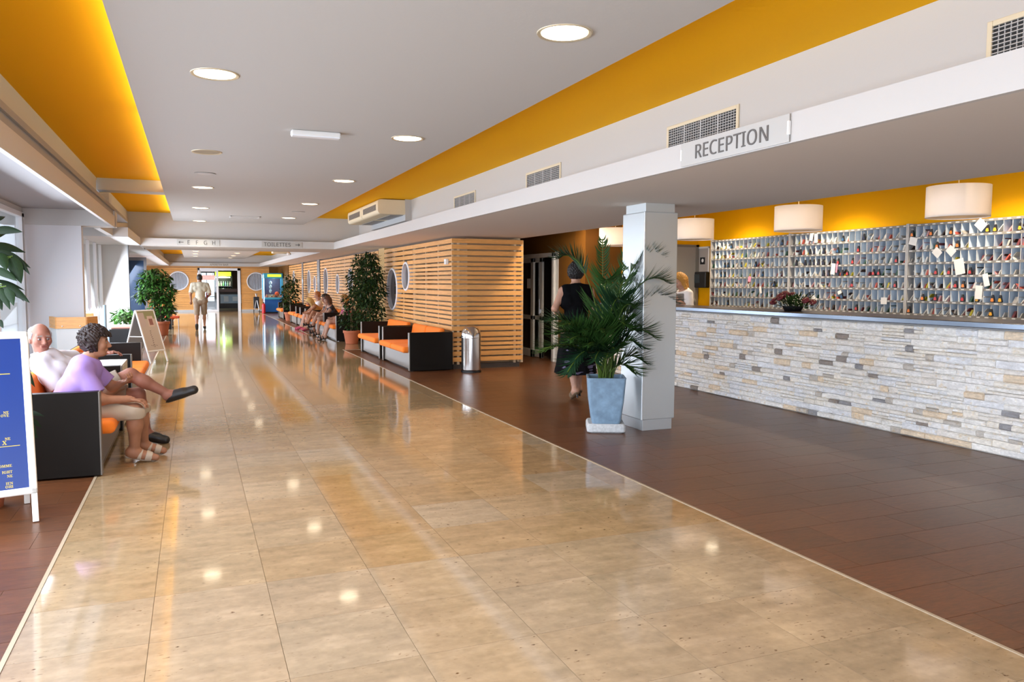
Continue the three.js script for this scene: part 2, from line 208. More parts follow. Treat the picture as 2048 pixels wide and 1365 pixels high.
{ // windows of the lobby
  const w = struct('window_1', null, null, 'tall aluminium framed windows along the lobby');
  for (let k = 0, z = 3.6; z > -13.3; k++, z -= 1.69) struct('mullion', rbox(-2.36, -2.28, 0.1, 2.52, z, z - 0.07), M.frameW, null, w);
  struct('mullion', rbox(-2.36, -2.28, 0.1, 2.52, -13.33, -13.48), M.frameW, null, w);
  struct('rail', [rbox(-2.36, -2.26, 0.66, 0.74, ZB, -13.48)], M.frameW, null, w); struct('rail', rbox(-2.36, -2.28, 2.46, 2.53, ZB, -13.48), M.frameW, null, w); struct('rail', rbox(-2.36, -2.28, 0.1, 0.16, ZB, -13.48), M.frameW, null, w);
  struct('pane', box(-2.33, -2.322, 0.12, 2.5, ZB, -13.48), M.glass, null, w);
  const w2 = struct('window_2', null, null, 'bright window of the niche'); for (const z of [-16.1, -17.3, -18.5, -19.5]) struct('mullion', rbox(-1.92, -1.86, 0.05, 2.34, z, z - 0.06), M.frameW, null, w2);
  struct('pane', box(-1.895, -1.889, 0.05, 2.34, -16.1, -19.5), M.glass, null, w2);
  const w3 = struct('window_3', null, null, 'windows of the far corridor bay'); for (let z = -22; z > -43; z -= 2.08) struct('mullion', rbox(-2.34, -2.28, 0.05, 2.34, z, z - 0.06), M.frameW, null, w3);
  struct('pane', box(-2.315, -2.309, 0.05, 2.34, -21.9, ZF), M.glass, null, w3);
  const w4 = struct('window_4', null, null, 'glazed entrance'); for (const x of [-1.85, -0.1, 1.6, 3.3, 5.0]) struct('mullion', rbox(x, x + 0.08, 0.4, 2.3, 4.07, 4.13), M.frameW, null, w4);
  struct('pane', box(-1.9, 5.1, 0.4, 2.3, 4.1, 4.106), M.glass, null, w4);
}
struct('wall_pier', box(-2.3, -1.55, 0, 2.37, -13.5, -13.72), M.pier, 'pale grey pier beside the window');
struct('wall_niche_end', [box(-2.5, -1.33, 0, YS, -19.6, -19.72)], M.white, 'white end wall of the window niche');
{ const w = struct('window_16', null, null, 'glazed side door beside the pier'); for (const z of [-13.75, -14.85, -15.93]) struct('mullion', rbox(-2.46, -2.4, 0, 2.5, z, z - 0.06), M.frameW, null, w); struct('pane', box(-2.43, -2.424, 0.02, 2.5, -13.75, -15.98), M.glass, null, w); }
struct('wall_niche_start', [box(-2.6, -1.9, 0, YS, -15.98, -16.06)], M.white, 'white return wall of the window niche');
struct('wall_far_pier', [box(-2.3, -1.72, 0, YS, -24.2, -24.35)], M.white, 'white pier in the far bay');
{ const d = struct('door_4', null, null, 'dark framed glass door by the far windows'); struct('frame', [box(-1.98, -1.9, 0, 2.3, -27.6, -27.5), box(-1.44, -1.36, 0, 2.3, -27.6, -27.5), box(-1.9, -1.44, 2.2, 2.3, -27.6, -27.5), box(-1.9, -1.44, 0, 0.2, -27.6, -27.5)], mat(lin(0.12, 0.11, 0.11), 0.5), null, d); struct('pane', box(-1.9, -1.44, 0.2, 2.2, -27.56, -27.55), mat(lin(0.02, 0.04, 0.08), 0.08), null, d); }
struct('trim_10', [box(-1.352, -1.33, 0, YS, -19.58, -19.72)], M.grey, 'grey edge of the niche wall');
// outside the glazing: terrace wall, hedge, pale building
struct('exterior_building', [box(-34, -26, 0, 5, 6, -40)], M.plaster, 'pale building across the terrace');
struct('exterior_terrace_wall', box(-6.2, -6, 0, 0.75, 20, -60), M.plaster, 'low pale terrace wall outside');
// ---------------------------------------------------------------- slatted timber walls with portholes
const ROWS = []; { const pat = 'WWWWNNNNNWWWNNNNWWWNNNWW'; let y = 2.3; for (const c of pat) { const h = c === 'W' ? 0.076 : 0.051; ROWS.push([y - h, y]); y -= h + (c === 'W' ? 0.029 : 0.027); } }
const PORT = [[-16.31, 1.66, 0.3], [-17.54, 1.38, 0.47], [-22.64, 1.58, 0.35], [-24.78, 1.486, 0.3], [-27.15, 1.56, 0.455], [-29.74, 1.476, 0.29], [-31.32, 1.563, 0.44], [-36.27, 1.76, 0.29]];
const SX = 4.2;
{ const w = struct('wall_slatted', null, null, 'timber slat wall with round windows behind the sofas');
  const r = RNG(21), stretches = [[-13.13, -15.73], [-15.73, -18.33], [-19.0, -21.35], [-21.35, -23.7], [-23.7, -26.05], [-26.05, -28.4], [-29.2, -31.1], [-31.1, -33.0], [-33.5, -35.8], [-35.8, -38.2]];
  for (const [za, zb] of stretches) for (const [y0, y1] of ROWS) {
    let segs = [[za - 0.004, zb + 0.004]]; const yc = (y0 + y1) / 2, hh = (y1 - y0) / 2;
    for (const [pz, py, R] of PORT) { const dy = Math.max(0, Math.abs(yc - py) - hh * 0.3); if (dy >= R - 0.004) continue; const h = Math.sqrt(R * R - dy * dy) - 0.01, o = [];
      for (const [a, b] of segs) { if (pz + h < b || pz - h > a) { o.push([a, b]); continue; } if (a > pz + h + 0.02) o.push([a, pz + h]); if (b < pz - h - 0.02) o.push([pz - h, b]); } segs = o; }
    if (segs.length) part('slat', segs.map(([a, b]) => box(SX, SX + 0.02, y0, y1, a, b, r() * 3, r())), SLAT[r.i(4)], w);
  }
  for (const [y0, y1] of ROWS) part('slat', box(SX, 5.55, y0, y1, -13.13, -13.11, r() * 3, r()), SLAT[r.i(4)], w);
  const bat = []; for (const [za, zb] of stretches) { const n = Math.round((za - zb) / 0.8); for (let i = 0; i <= n; i++) { const z = za - 0.03 - (za - zb - 0.1) * i / n; if (PORT.some(([pz, py, R]) => Math.abs(z - pz) < R + 0.05)) { const p = PORT.find(([pz, py, R]) => Math.abs(z - pz) < R + 0.05); bat.push(box(SX + 0.02, SX + 0.05, 0.08, p[1] - p[2] - 0.03, z, z - 0.04), box(SX + 0.02, SX + 0.05, p[1] + p[2] + 0.03, 2.3, z, z - 0.04)); } else bat.push(box(SX + 0.02, SX + 0.05, 0.08, 2.3, z, z - 0.04)); } }
  for (const b of bat) part('batten', b, M.batten, w);
  for (const x of [4.3, 5.38, 5.52]) part('batten', box(x, x + 0.045, 0.08, 2.3, -13.13, -13.16), M.batten, w);
  struct('backing', [box(SX + 0.46, SX + 0.5, 0, 2.34, -13.66, ZF), box(SX + 0.46, 5.53, 0, 2.34, -13.62, -13.66), box(5.48, 5.53, 0, 2.34, -13.2, -17)], M.batten, null, w);
  struct('plinth', [box(SX + 0.03, 5.5, 0, 0.085, -13.14, -13.22), box(SX + 0.03, SX + 0.1, 0, 0.085, -13.2, ZF + 0.1)], mat(lin(0.06, 0.045, 0.035), 0.5), null, w);
}
PORT.forEach(([z, y, R], i) => { const t = struct(`window_${5 + i}`, null, null, 'round porthole window with white ring in the slat wall');
  const prof = [[R - 0.03, -0.02], [R, -0.02], [R + 0.012, -0.005], [R + 0.012, 0.1], [R - 0.03, 0.1], [R - 0.03, -0.02]];
  const ring = lathe(prof, 48); ring.rotateZ(-Math.PI / 2); struct('ring', moved(ring, SX, y, z), M.frameW, null, t);
  const pane = new THREE.CylinderGeometry(R - 0.028, R - 0.028, 0.006, 40); pane.rotateZ(Math.PI / 2); struct('pane', moved(pane, SX + 0.07, y, z), mat(lin(0.1, 0.09, 0.09), 0.05), null, t); });
struct('pillar', [box(4.185, 4.4, 0, YS, -28.5, -29.1)], M.pillarGrey, 'grey steel clad pillar between the slat panels');
struct('pillar', [box(4.185, 4.4, 0, YS, -33.05, -33.45)], M.pillarGrey, 'grey steel clad pillar further along the slat wall');
struct('pillar', [box(4.21, 4.4, 0, YS, -18.36, -18.98)], mat(lin(0.55, 0.34, 0.12), 0.6), 'ochre painted pillar between the slat panels');
struct('wall_far_corner', [box(4.18, 4.35, 0, YS, -38.3, ZF)], M.brownWall, 'dark brown wall in the far corner');
struct('wall_far_return', [box(3.75, 4.18, 0, YS, ZF + 0.02, ZF + 0.1)], M.brownWall, 'narrow dark brown wall beside the end wall porthole');
{ const t = thing('motion_detector', 'small white motion detector on the slat wall corner', 'sensor', [SX, 1.9, -13.34]); part('housing', rbox(-0.06, 0, -0.05, 0.05, -0.05, 0.05, 0.012, 2), M.plasticW, t); part('lens', ball(-0.06, -0.01, 0, 0.012, 0.025, 0.025), M.paper, t); }

// far end wall: slats, portholes, bar entrance
{ const w = struct('wall_far', null, null, 'timber slat end wall around the bar entrance'), r = RNG(4);
  struct('backing', [box(-2.6, 0.2, 0, YS, ZF - 0.06, ZF - 0.1), box(2.35, 4.2, 0, YS, ZF - 0.06, ZF - 0.1), box(0.2, 2.35, 2.25, YS, ZF - 0.06, ZF - 0.1)], WOOD, null, w);
  const ports = [[-0.68, 1.59, 0.47], [3.1, 1.57, 0.47]];
  for (const [xa, xb] of [[-2.4, 0.22], [2.33, 4.15]]) for (let y = 2.25; y > 0.16; y -= 0.094) { let segs = [[xa, xb]]; for (const [px, py, R] of ports) { const dy = Math.abs(y - 0.04 - py); if (dy < R) { const h = Math.sqrt(R * R - dy * dy), o = []; for (const [a, b] of segs) { if (px > a && px < b) o.push([a, px - h], [px + h, b]); else o.push([a, b]); } segs = o; } } part('slat', segs.map(([a, b]) => box(a, b, y - 0.082, y, ZF, ZF - 0.02, r() * 2, r())), SLAT[r.i(4)], w); }
  struct('plinth', [box(-2.4, 0.22, 0, 0.1, ZF + 0.02, ZF - 0.06), box(2.33, 4.15, 0, 0.1, ZF + 0.02, ZF - 0.06)], M.lightGrey, null, w);
  ports.forEach(([x, y, R], i) => { const t = struct(`window_${13 + i}`, null, null, 'round porthole window with white ring and pale curtain in the end wall');
    const ring = lathe([[R - 0.04, -0.02], [R + 0.01, -0.02], [R + 0.02, 0.03], [R - 0.04, 0.03], [R - 0.04, -0.02]], 40); ring.rotateX(Math.PI / 2); struct('ring', moved(ring, x, y, ZF), M.frameW, null, t);
    const cur = []; for (let k = -7; k <= 7; k++) { const h = Math.sqrt(Math.max(0.001, R * R - (k * 0.06) ** 2)) - 0.03; cur.push(cyl(x + k * 0.06, y - h, y + h, ZF - 0.035, 0.026 + 0.006 * (k & 1), 0.026, 8)); }
    struct('curtain', cur, mat(lin(0.42, 0.45, 0.5), 0.8), null, t); });
  // bar entrance
  const d = struct('door_1', null, null, 'white framed sliding glass door of the bar');
  for (const [a, b, c, e] of [[0.24, 0.33, 0, 2.25], [2.16, 2.3, 0, 2.25], [0.24, 2.3, 2.13, 2.25]]) struct('frame', rbox(a, b, c, e, ZF + 0.06, ZF - 0.08), M.frameW, null, d);
  const leaf = struct('leaf', [rbox(1.12, 1.22, 0, 2.13, ZF + 0.02, ZF - 0.03), rbox(0.33, 0.38, 0, 2.13, ZF + 0.02, ZF - 0.03), rbox(0.38, 1.12, 0, 0.1, ZF + 0.02, ZF - 0.03), rbox(0.38, 1.12, 2.07, 2.13, ZF + 0.02, ZF - 0.03)], M.frameW, null, d);
  struct('pane', box(0.38, 1.12, 0.1, 2.07, ZF, ZF - 0.006), M.glass, null, leaf);
}
// the bar behind
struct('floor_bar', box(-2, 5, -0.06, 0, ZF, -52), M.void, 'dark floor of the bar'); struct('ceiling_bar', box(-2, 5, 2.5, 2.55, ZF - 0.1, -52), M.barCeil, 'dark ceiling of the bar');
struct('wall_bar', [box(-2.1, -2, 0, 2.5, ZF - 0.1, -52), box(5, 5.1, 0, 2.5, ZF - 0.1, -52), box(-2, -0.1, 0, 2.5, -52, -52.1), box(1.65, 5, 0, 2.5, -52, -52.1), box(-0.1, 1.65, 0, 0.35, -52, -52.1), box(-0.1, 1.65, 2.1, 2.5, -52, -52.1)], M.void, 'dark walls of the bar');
{ const w = struct('window_15', null, null, 'bright window at the back of the bar'); struct('pane', box(-0.1, 1.65, 0.35, 2.1, -52.05, -52.056), M.glass, null, w); for (const x of [-0.1, 0.75, 1.6]) struct('mullion', rbox(x, x + 0.06, 0.35, 2.1, -52.02, -52.08), M.frameW, null, w); }
{ const t = thing('bar_counter', 'dark bar counter with pale blue glass front', 'counter', [1.85, 0, -45.6]);
  part('body', rbox(-0.55, 1.2, 0.1, 0.98, -0.3, 0.3, 0.01), M.dark, t); part('front', box(-0.5, 1.15, 0.38, 0.86, 0.3, 0.31), mat(lin(0.2, 0.3, 0.36), 0.2), t); part('top', rbox(-0.6, 1.25, 0.98, 1.18, -0.36, 0.36, 0.02), mat(lin(0.06, 0.02, 0.012), 0.3), t);
  for (const [x, h] of [[-0.2, 0.3], [0.25, 0.25]]) part('stencil', box(x - 0.12, x + 0.12, 0.62 - h / 2, 0.62 + h / 2, 0.31, 0.313), mat(lin(0.5, 0.55, 0.55), 0.4), t); }
{ const t = thing('drinks_cooler', 'lit drinks cooler with green header in the bar', 'cooler', [1.65, 0, -49]);
  part('body', [rbox(-0.5, -0.46, 0, 2.15, -0.3, 0.3), rbox(0.46, 0.5, 0, 2.15, -0.3, 0.3), rbox(-0.5, 0.5, 0, 0.9, -0.3, 0.3), rbox(-0.5, 0.5, 0.9, 2.15, -0.3, -0.25)], M.dark, t);
  part('header_light', rbox(-0.46, 0.42, 1.88, 2.13, 0.2, 0.32), mat(lin(0.4, 0.6, 0.05), 0.4, { emissive: lin(0.5, 0.75, 0.03), emissiveIntensity: 1.4 }), t);
  part('light_tube', box(-0.42, 0.38, 1.78, 1.84, 0.2, 0.24), mat(lin(0.9, 1, 0.9), 0.4, { emissive: lin(0.9, 1, 0.75), emissiveIntensity: 1.8 }), t);
  const l = new THREE.PointLight(lin(0.85, 1, 0.8), 2.2); l.position.set(1.6, 1.7, -48.6); scene.add(l);
  const rr = RNG(6); for (const y of [0.95, 1.3]) { part('shelf', box(-0.46, 0.46, y - 0.02, y, -0.25, 0.25), M.steelB, t); for (let k = 0; k < 7; k++) part('bottle', lathe([[0, 0], [0.045, 0], [0.045, 0.16], [0.015, 0.22], [0.015, 0.28], [0, 0.28]], 10).translate(-0.38 + k * 0.125, y, 0.12), mat(lin(rr.r(0.05, 0.5), rr.r(0.2, 0.5), rr.r(0.1, 0.4)), 0.2), t); } }
{ const t = thing('bar_sign', 'small red-orange lit sign in the bar window', 'sign', [0.75, 1.78, -48]); part('light_panel', rbox(-0.42, 0.42, -0.13, 0.13, -0.03, 0.03, 0.02), mat(lin(0.7, 0.12, 0.03), 0.4, { emissive: lin(0.9, 0.16, 0.04), emissiveIntensity: 0.9 }), t); part('bracket', [rod([-0.3, 0.13, 0], [-0.3, 0.72, 0], 0.01), rod([0.3, 0.13, 0], [0.3, 0.72, 0], 0.01)], M.steelB, t); }
{ const t = thing('cafe_table', 'small pale cafe table behind the bar door', 'table', [0.7, 0, -46.2]); part('top', cyl(0, 0.72, 0.75, 0, 0.38), mat(lin(0.45, 0.6, 0.75), 0.3), t); part('pole', cyl(0, 0.03, 0.72, 0, 0.035), M.steelB, t); part('base', cyl(0, 0, 0.03, 0, 0.22), M.steelB, t); }

// sliding door in the brown wall
{ const zs = u => onX(u, 620, 6.5).z, d = struct('door_2', null, null, 'cream framed glass sliding door standing half open');
  const z0 = -16.03, z1 = -13.7, X0 = 6.46, X1 = 6.54;
  struct('frame', rbox(X0 - 0.02, X1 + 0.02, 0, 2.12, z0, z0 + 0.1), M.alu, null, d); struct('frame', rbox(X0 - 0.02, X1 + 0.02, 0, 2.12, z1 - 0.09, z1), M.alu, null, d); struct('frame', rbox(X0 - 0.02, X1 + 0.02, 2.04, 2.12, z0, z1), M.alu, null, d);
  const leaf = (a, b, dx, lab) => { const l = struct('leaf', [rbox(X0 + dx, X0 + dx + 0.045, 0.01, 2.04, a, a + 0.11), rbox(X0 + dx, X0 + dx + 0.045, 0.01, 2.04, b - 0.13, b), rbox(X0 + dx, X0 + dx + 0.045, 0.01, 0.16, a, b), rbox(X0 + dx, X0 + dx + 0.045, 1.95, 2.04, a, b), rbox(X0 + dx, X0 + dx + 0.045, 0.78, 0.86, a, b)], M.alu, null, d); struct('pane', [box(X0 + dx + 0.02, X0 + dx + 0.026, 0.16, 0.78, a + 0.1, b - 0.12), box(X0 + dx + 0.02, X0 + dx + 0.026, 0.86, 1.95, a + 0.1, b - 0.12)], M.glass, null, l); return l; };
  leaf(-15.93, -14.72, 0); const l2 = leaf(-15.6, -14.41, 0.06); struct('handle', [rod([6.49, 0.9, -14.47], [6.49, 1.2, -14.47], 0.012), rbox(6.5, 6.53, 0.92, 1.0, -14.46, -14.5)], M.steelB, null, l2);
  struct('trim_11', [box(6.48, 6.5, 0, 2.14, -13.72, -13.6)], M.alu, 'cream architrave of the sliding door'); }
{ const t = thing('notice_sheet', 'white notice sheet on the sliding door glass', 'notice', [6.458, 1.42, -14.95]); part('sheet', box(0, 0.003, 0, 0.2, -0.08, 0.08), M.paper, t); }

// ---------------------------------------------------------------- pillar and reception desk
{ const p = struct('pillar', [rbox(4.26, 4.66, 0.11, 2.255, -6.9, -7.34, 0.012, 2)], M.pillar, 'pale blue-grey metal clad pillar in front of the reception');
  struct('capital', rbox(4.285, 4.635, 2.25, YS, -6.925, -7.315, 0.003), M.pillar, null, p); struct('plinth', rbox(4.275, 4.63, 0, 0.12, -6.905, -7.33, 0.003), mat(lin(0.5, 0.52, 0.53), 0.3, { metalness: 0.3 }), null, p);
  struct('cover_strip', [rbox(4.255, 4.275, 0.11, 2.255, -6.895, -6.915, 0.006)], mat(lin(0.75, 0.8, 0.83), 0.25, { metalness: 0.4 }), null, p); }
const CZ0 = -12.35, CZ1 = -2.2, CX = 6.62;
{ const t = thing('reception_desk', 'long reception desk faced with split white stone under a dark wood top', 'desk', [CX, 0, 0]);
  part('core', box(0.03, 0.55, 0, 1.12, CZ0, CZ1), mat(lin(0.3, 0.28, 0.26), 0.9), t);
  const top = part('top', rbox(-0.07, 0.66, 1.135, 1.19, CZ0 - 0.05, CZ1, 0.006), mat(lin(0.16, 0.07, 0.04), 0.28, { map: rep(brownTex, 1) }), t, 'dark reddish brown wood top');
  part('edge', rbox(-0.082, -0.068, 1.14, 1.186, CZ0 - 0.055, CZ1, 0.004), mat(lin(0.3, 0.36, 0.45), 0.25, { metalness: 0.6 }), t, 'blue-grey metal edge strip'); part('top_support', box(0.05, 0.5, 1.115, 1.135, CZ0, CZ1), M.lightGrey, t);
  const stoneTex = texture(512, 512, (u, v) => { const a = fbm(u, v, 0, 3, 1, 2), c = fbm(u + 0.4, v, 2, 5, 1, 2); const k = 0.95 + 0.14 * (a - 0.5) + 0.2 * (c - 0.5), w = Math.max(0, fbm(u + 0.2, v + 0.5, 1, 3) - 0.6); return [254 * k - 20 * w, 250 * k - 70 * w, 243 * k - 150 * w]; });
  const stoneBump = texture(512, 512, (u, v) => { const k = 255 * (0.65 * fbm(u, v, 1, 4, 1, 3) + 0.35 * fbm(u, v, 3, 5)); return [k, k, k]; }, false);
  const tones = [[1, 0.99, 0.98], [0.96, 0.96, 0.98], [0.9, 0.93, 1], [0.97, 0.93, 0.87], [0.93, 0.9, 0.87], [0.97, 0.97, 0.97], [0.92, 0.77, 0.6], [0.66, 0.62, 0.58], [0.36, 0.36, 0.39], [0.36, 0.32, 0.3]].map(c => mat(lin(...c), 0.8, { map: rep(stoneTex, 1.4), bumpMap: rep(stoneBump, 1.4), bumpScale: 0.0035 }));
  const r = RNG(33), all = []; let y = 0.004;
  const hs = []; while (y < 1.1) { let h = r.r(0.042, 0.074); if (y + h > 1.07) h = 1.115 - y; hs.push([y, h]); y += h; }
  const block = (z0, L, y0, h, dpt) => { const nz = Math.max(2, Math.round(L / 0.09)), vs = [], idx = [], N = nz + 1; const P = [];
    const e = () => r.r(-0.004, 0.004);
    for (let j = 0; j < 4; j++) for (let i = 0; i < N; i++) { const f = i / nz, zz = z0 - L * f; const mid = j === 1 || j === 2, edge = i === 0 || i === nz; const yy = y0 + (j === 0 || j === 1 ? 0.0012 : h - 0.0012) + (j === 1 ? h * 0.16 : j === 2 ? -h * 0.16 : 0) + (mid && !edge ? e() : e() * 0.25); P.push(-(mid ? dpt - (edge ? r.r(0.002, 0.012) : r.r(0, 0.009)) : 0), yy, zz + (i === 0 ? -0.001 : i === nz ? 0.001 : mid ? e() : 0)); }
    for (let j = 0; j < 3; j++) for (let i = 0; i < nz; i++) { const a = j * N + i, b = a + 1, c = a + N, d = c + 1; idx.push(a, b, c, b, d, c); }
    for (const i of [0, nz]) { const a = i, b = N + i, c = 2 * N + i, d = 3 * N + i; i === 0 ? idx.push(a, b, d, b, c, d) : idx.push(a, d, b, b, d, c); }
    let g = new THREE.BufferGeometry(); g.setAttribute('position', new THREE.Float32BufferAttribute(P, 3)); g.setIndex(idx); g = g.toNonIndexed(); g.computeVertexNormals(); const gg = metreUV(g, r() * 2, r() * 2); return gg; };
  for (const [y0, h] of hs) { let z = CZ1 - r.r(0, 0.2), split = null; while (z > CZ0 + 0.05) { let L = r.r(0.09, 0.42); if (z - L < CZ0 + 0.06) L = z - CZ0; const q = r(); const tone = q < 0.78 ? r.i(6) : q < 0.86 ? 6 : q < 0.92 ? 7 : q < 0.965 ? 8 : 9; if (tone > 6) L = Math.min(L, r.r(0.08, 0.2)); if (tone === 6) L = Math.min(L, 0.28);
      if (h > 0.06 && r() < 0.28) { const k = r.r(0.4, 0.6) * h; all.push([block(z, L, y0, k, r.r(0.012, 0.03)), tone, z]); all.push([block(z, L, y0 + k, h - k, r.r(0.012, 0.03)), r.i(6), z]); } else all.push([block(z, L, y0, h, r.r(0.01, 0.034)), tone, z]); z -= L; } }
  const vis = all.filter(a => a[2] < -4.1).sort((a, b) => b[2] - a[2]), near = new Set(vis.slice(0, 295)); const rest = {};
  for (const a of all) { if (near.has(a)) part('stone', a[0].translate(0.03, 0, 0), tones[a[1]], t); else (rest[a[1]] ||= []).push(a[0].translate(0.03, 0, 0)); }
  for (const k in rest) part('stone_field', rest[k], tones[k], t).userData.kind = 'stuff';
}
// ---------------------------------------------------------------- key and letter rack behind the desk
const RX = 8.6, RB = [-11.69, -9.69, -7.52, -5.35], RY0 = 1.14, RP = 0.163;
const rackMat = mat(lin(0.5, 0.49, 0.48), 0.5), rackSide = mat(lin(0.68, 0.81, 0.95), 0.4), rackEdge = mat(lin(0.74, 0.75, 0.76), 0.4), rackLip = mat(lin(0.4, 0.4, 0.4), 0.4, { metalness: 0.3 });
const CELLS = [18, 20, 20], tagTex = texture(256, 16, (u, v) => { const k = (u * 20) % 1; const on = k > 0.3 && k < 0.72 && v > 0.25 && v < 0.75; return on ? [212, 214, 214] : [120, 118, 114]; });
const where3 = ['nearest the picture frame', 'between two other racks', 'furthest from the picture frame'];
for (let b = 0; b < 3; b++) { const za = RB[b], zb = RB[b + 1], L = zb - za, n = CELLS[b];
  const t = thing('pigeonhole_rack', `grey steel pigeonhole rack for keys and letters, ${['beside the picture frame on the orange wall', 'middle one of the three', 'third along from the picture frame'][b]}`, 'rack', [RX, 0, za]);
  part('base_cabinet', box(0.02, 0.29, 0, RY0 - 0.04, 0.01, L - 0.01), M.grey, t); part('back', box(0.27, 0.29, RY0 - 0.04, RY0 + 7 * RP + 0.02, 0, L), rackSide, t);
  for (const z of [0.001, L - 0.021]) part('side', rbox(-0.01, 0.29, RY0 - 0.04, RY0 + 7 * RP + 0.03, z, z + 0.02, 0.003), rackMat, t);
  for (let k = 0; k <= 7; k++) { const s = part('shelf', box(0, 0.28, RY0 + k * RP - 0.006, RY0 + k * RP + 0.006, 0.02, L - 0.02), rackMat, t); const lip = box(-0.006, 0.002, RY0 + k * RP - 0.014, RY0 + k * RP + 0.016, 0.02, L - 0.02); const p = lip.attributes.position, uv = lip.attributes.uv; for (let i = 0; i < p.count; i++) uv.setXY(i, (p.getZ(i)) / L, (p.getY(i) - RY0 - k * RP + 0.014) / 0.03); part('label_strip', lip, mat(lin(1, 1, 1), 0.5, { map: tagTex }), s); }
  for (let i = 1; i < n; i++) { const z = 0.02 + (L - 0.04) * i / n; const d = part('divider', box(0.006, 0.26, RY0, RY0 + 7 * RP, z - 0.0015, z + 0.0015), rackSide, t); part('front_edge', box(-0.003, 0.006, RY0, RY0 + 7 * RP, z - 0.002, z + 0.002), rackEdge, d); } }
const ROWN = ['lowest row', 'sixth row', 'fifth row', 'fourth row', 'third row', 'second row', 'top row'], RACKN = ['key rack beside the picture frame', 'middle key rack', 'third key rack from the picture frame'];
{ const r = RNG(77);
  const kinds = [['grey', [0.4, 0.38, 0.35], 9], ['pale grey', [0.6, 0.59, 0.56], 5], ['dark brown', [0.05, 0.03, 0.025], 4], ['dull maroon', [0.16, 0.035, 0.04], 3], ['olive yellow', [0.42, 0.36, 0.02], 3], ['dark green', [0.03, 0.09, 0.06], 2], ['coral red', [0.5, 0.1, 0.07], 2], ['dusty pink', [0.5, 0.25, 0.25], 1.5]];
  const mats = kinds.map(k => mat(lin(...k[1]), 0.5)), tot = kinds.reduce((s, k) => s + k[2], 0), pickK = () => { let q = r() * tot; for (let i = 0; i < kinds.length; i++) { q -= kinds[i][2]; if (q < 0) return i; } return 0; };
  // a leaflet: a bent sheet leaning across its pigeonhole
  const sheets = []; for (let v = 0; v < 6; v++) { const w = 0.1, h = 0.06 + 0.045 * r(), lean = r.r(0.35, 0.95) * (v === 3 ? -1 : 1), th = 0.008 + 0.022 * r(); const sh = new THREE.Shape(); sh.moveTo(0, 0); sh.lineTo(th, 0); sh.quadraticCurveTo(th + lean * h * 0.4, h * 0.4, th + lean * h, h); sh.lineTo(lean * h, h); sh.quadraticCurveTo(lean * h * 0.35, h * 0.45, 0, 0);
    const g = new THREE.ExtrudeGeometry(sh, { depth: 0.2, bevelEnabled: false, curveSegments: 4 }); g.rotateY(-Math.PI / 2); sheets.push(plain(g)); }   // shape x -> z, extrusion -> -x
  const stuff = {}; let count = 0, order = [];
  for (let b = 0; b < 3; b++) for (let k = 0; k < 7; k++) for (let i = 0; i < CELLS[b]; i++) { const za = RB[b], L = RB[b + 1] - za, z = za + 0.02 + (L - 0.04) * i / CELLS[b]; if (z > -5.8) continue; const run = fbm((b * 20 + i) / 64, k / 7.3, 1, 3); if (run < 0.34) continue; const nn = r() < 0.6 ? 2 : 1; for (let q = 0; q < nn; q++) order.push([b, k, z + 0.01 + q * 0.03 + r() * 0.02]); }
  order.sort((p, q) => q[2] - p[2]);
  for (const [b, k, z] of order) { const c = pickK(), v = r.i(6), x = RX + 0.22 + r.r(-0.015, 0.01), y = RY0 + k * RP + 0.0065; if (count++ < 290) { const o = single('leaflet', sheets[v], mats[c], `${kinds[c][0]} leaflet in the ${ROWN[k]} of the ${RACKN[b]}`, 'leaflet', `${kinds[c][0]} leaflets in the pigeonholes`); o.position.set(x, y, z); } else (stuff[c] ||= []).push(sheets[v].clone().translate(x, y, z)); }
  const grp = thing('leaflets_in_rack', 'many small leaflets leaning in the pigeonholes of the far rack', 'leaflets'); grp.userData.kind = 'stuff'; for (const c in stuff) part('leaflet', stuff[c], mats[c], grp).userData.kind = 'stuff';
  // key fobs: tapered leather fobs with a coloured front plate
  const fob = new THREE.Shape(); fob.moveTo(-0.009, 0.085); fob.lineTo(0.009, 0.085); fob.lineTo(0.026, 0.012); fob.quadraticCurveTo(0.026, 0, 0.014, 0); fob.lineTo(-0.014, 0); fob.quadraticCurveTo(-0.026, 0, -0.026, 0.012); fob.closePath();
  const fobG = new THREE.ExtrudeGeometry(fob, { depth: 0.014, bevelEnabled: true, bevelSize: 0.002, bevelThickness: 0.002, bevelSegments: 1 }); fobG.rotateY(-Math.PI / 2);
  const pl = new THREE.Shape(); pl.moveTo(-0.011, 0.045); pl.lineTo(0.011, 0.045); pl.lineTo(0.02, 0.012); pl.quadraticCurveTo(0, -0.002, -0.02, 0.012); pl.closePath(); const plG = new THREE.ExtrudeGeometry(pl, { depth: 0.003, bevelEnabled: false }); plG.rotateY(-Math.PI / 2); plG.translate(-0.017, 0.004, 0);
  const ringG = new THREE.TorusGeometry(0.011, 0.002, 5, 12); ringG.rotateY(Math.PI / 2); ringG.translate(-0.006, 0.096, 0);
  const FC = { orange: [0.8, 0.22, 0.02], yellow: [0.85, 0.42, 0.02], red: [0.55, 0.03, 0.025], blue: [0.02, 0.09, 0.22], navy: [0.01, 0.015, 0.05] }, fm = Object.fromEntries(Object.entries(FC).map(([k, c]) => [k, mat(lin(...c), 0.35)]));
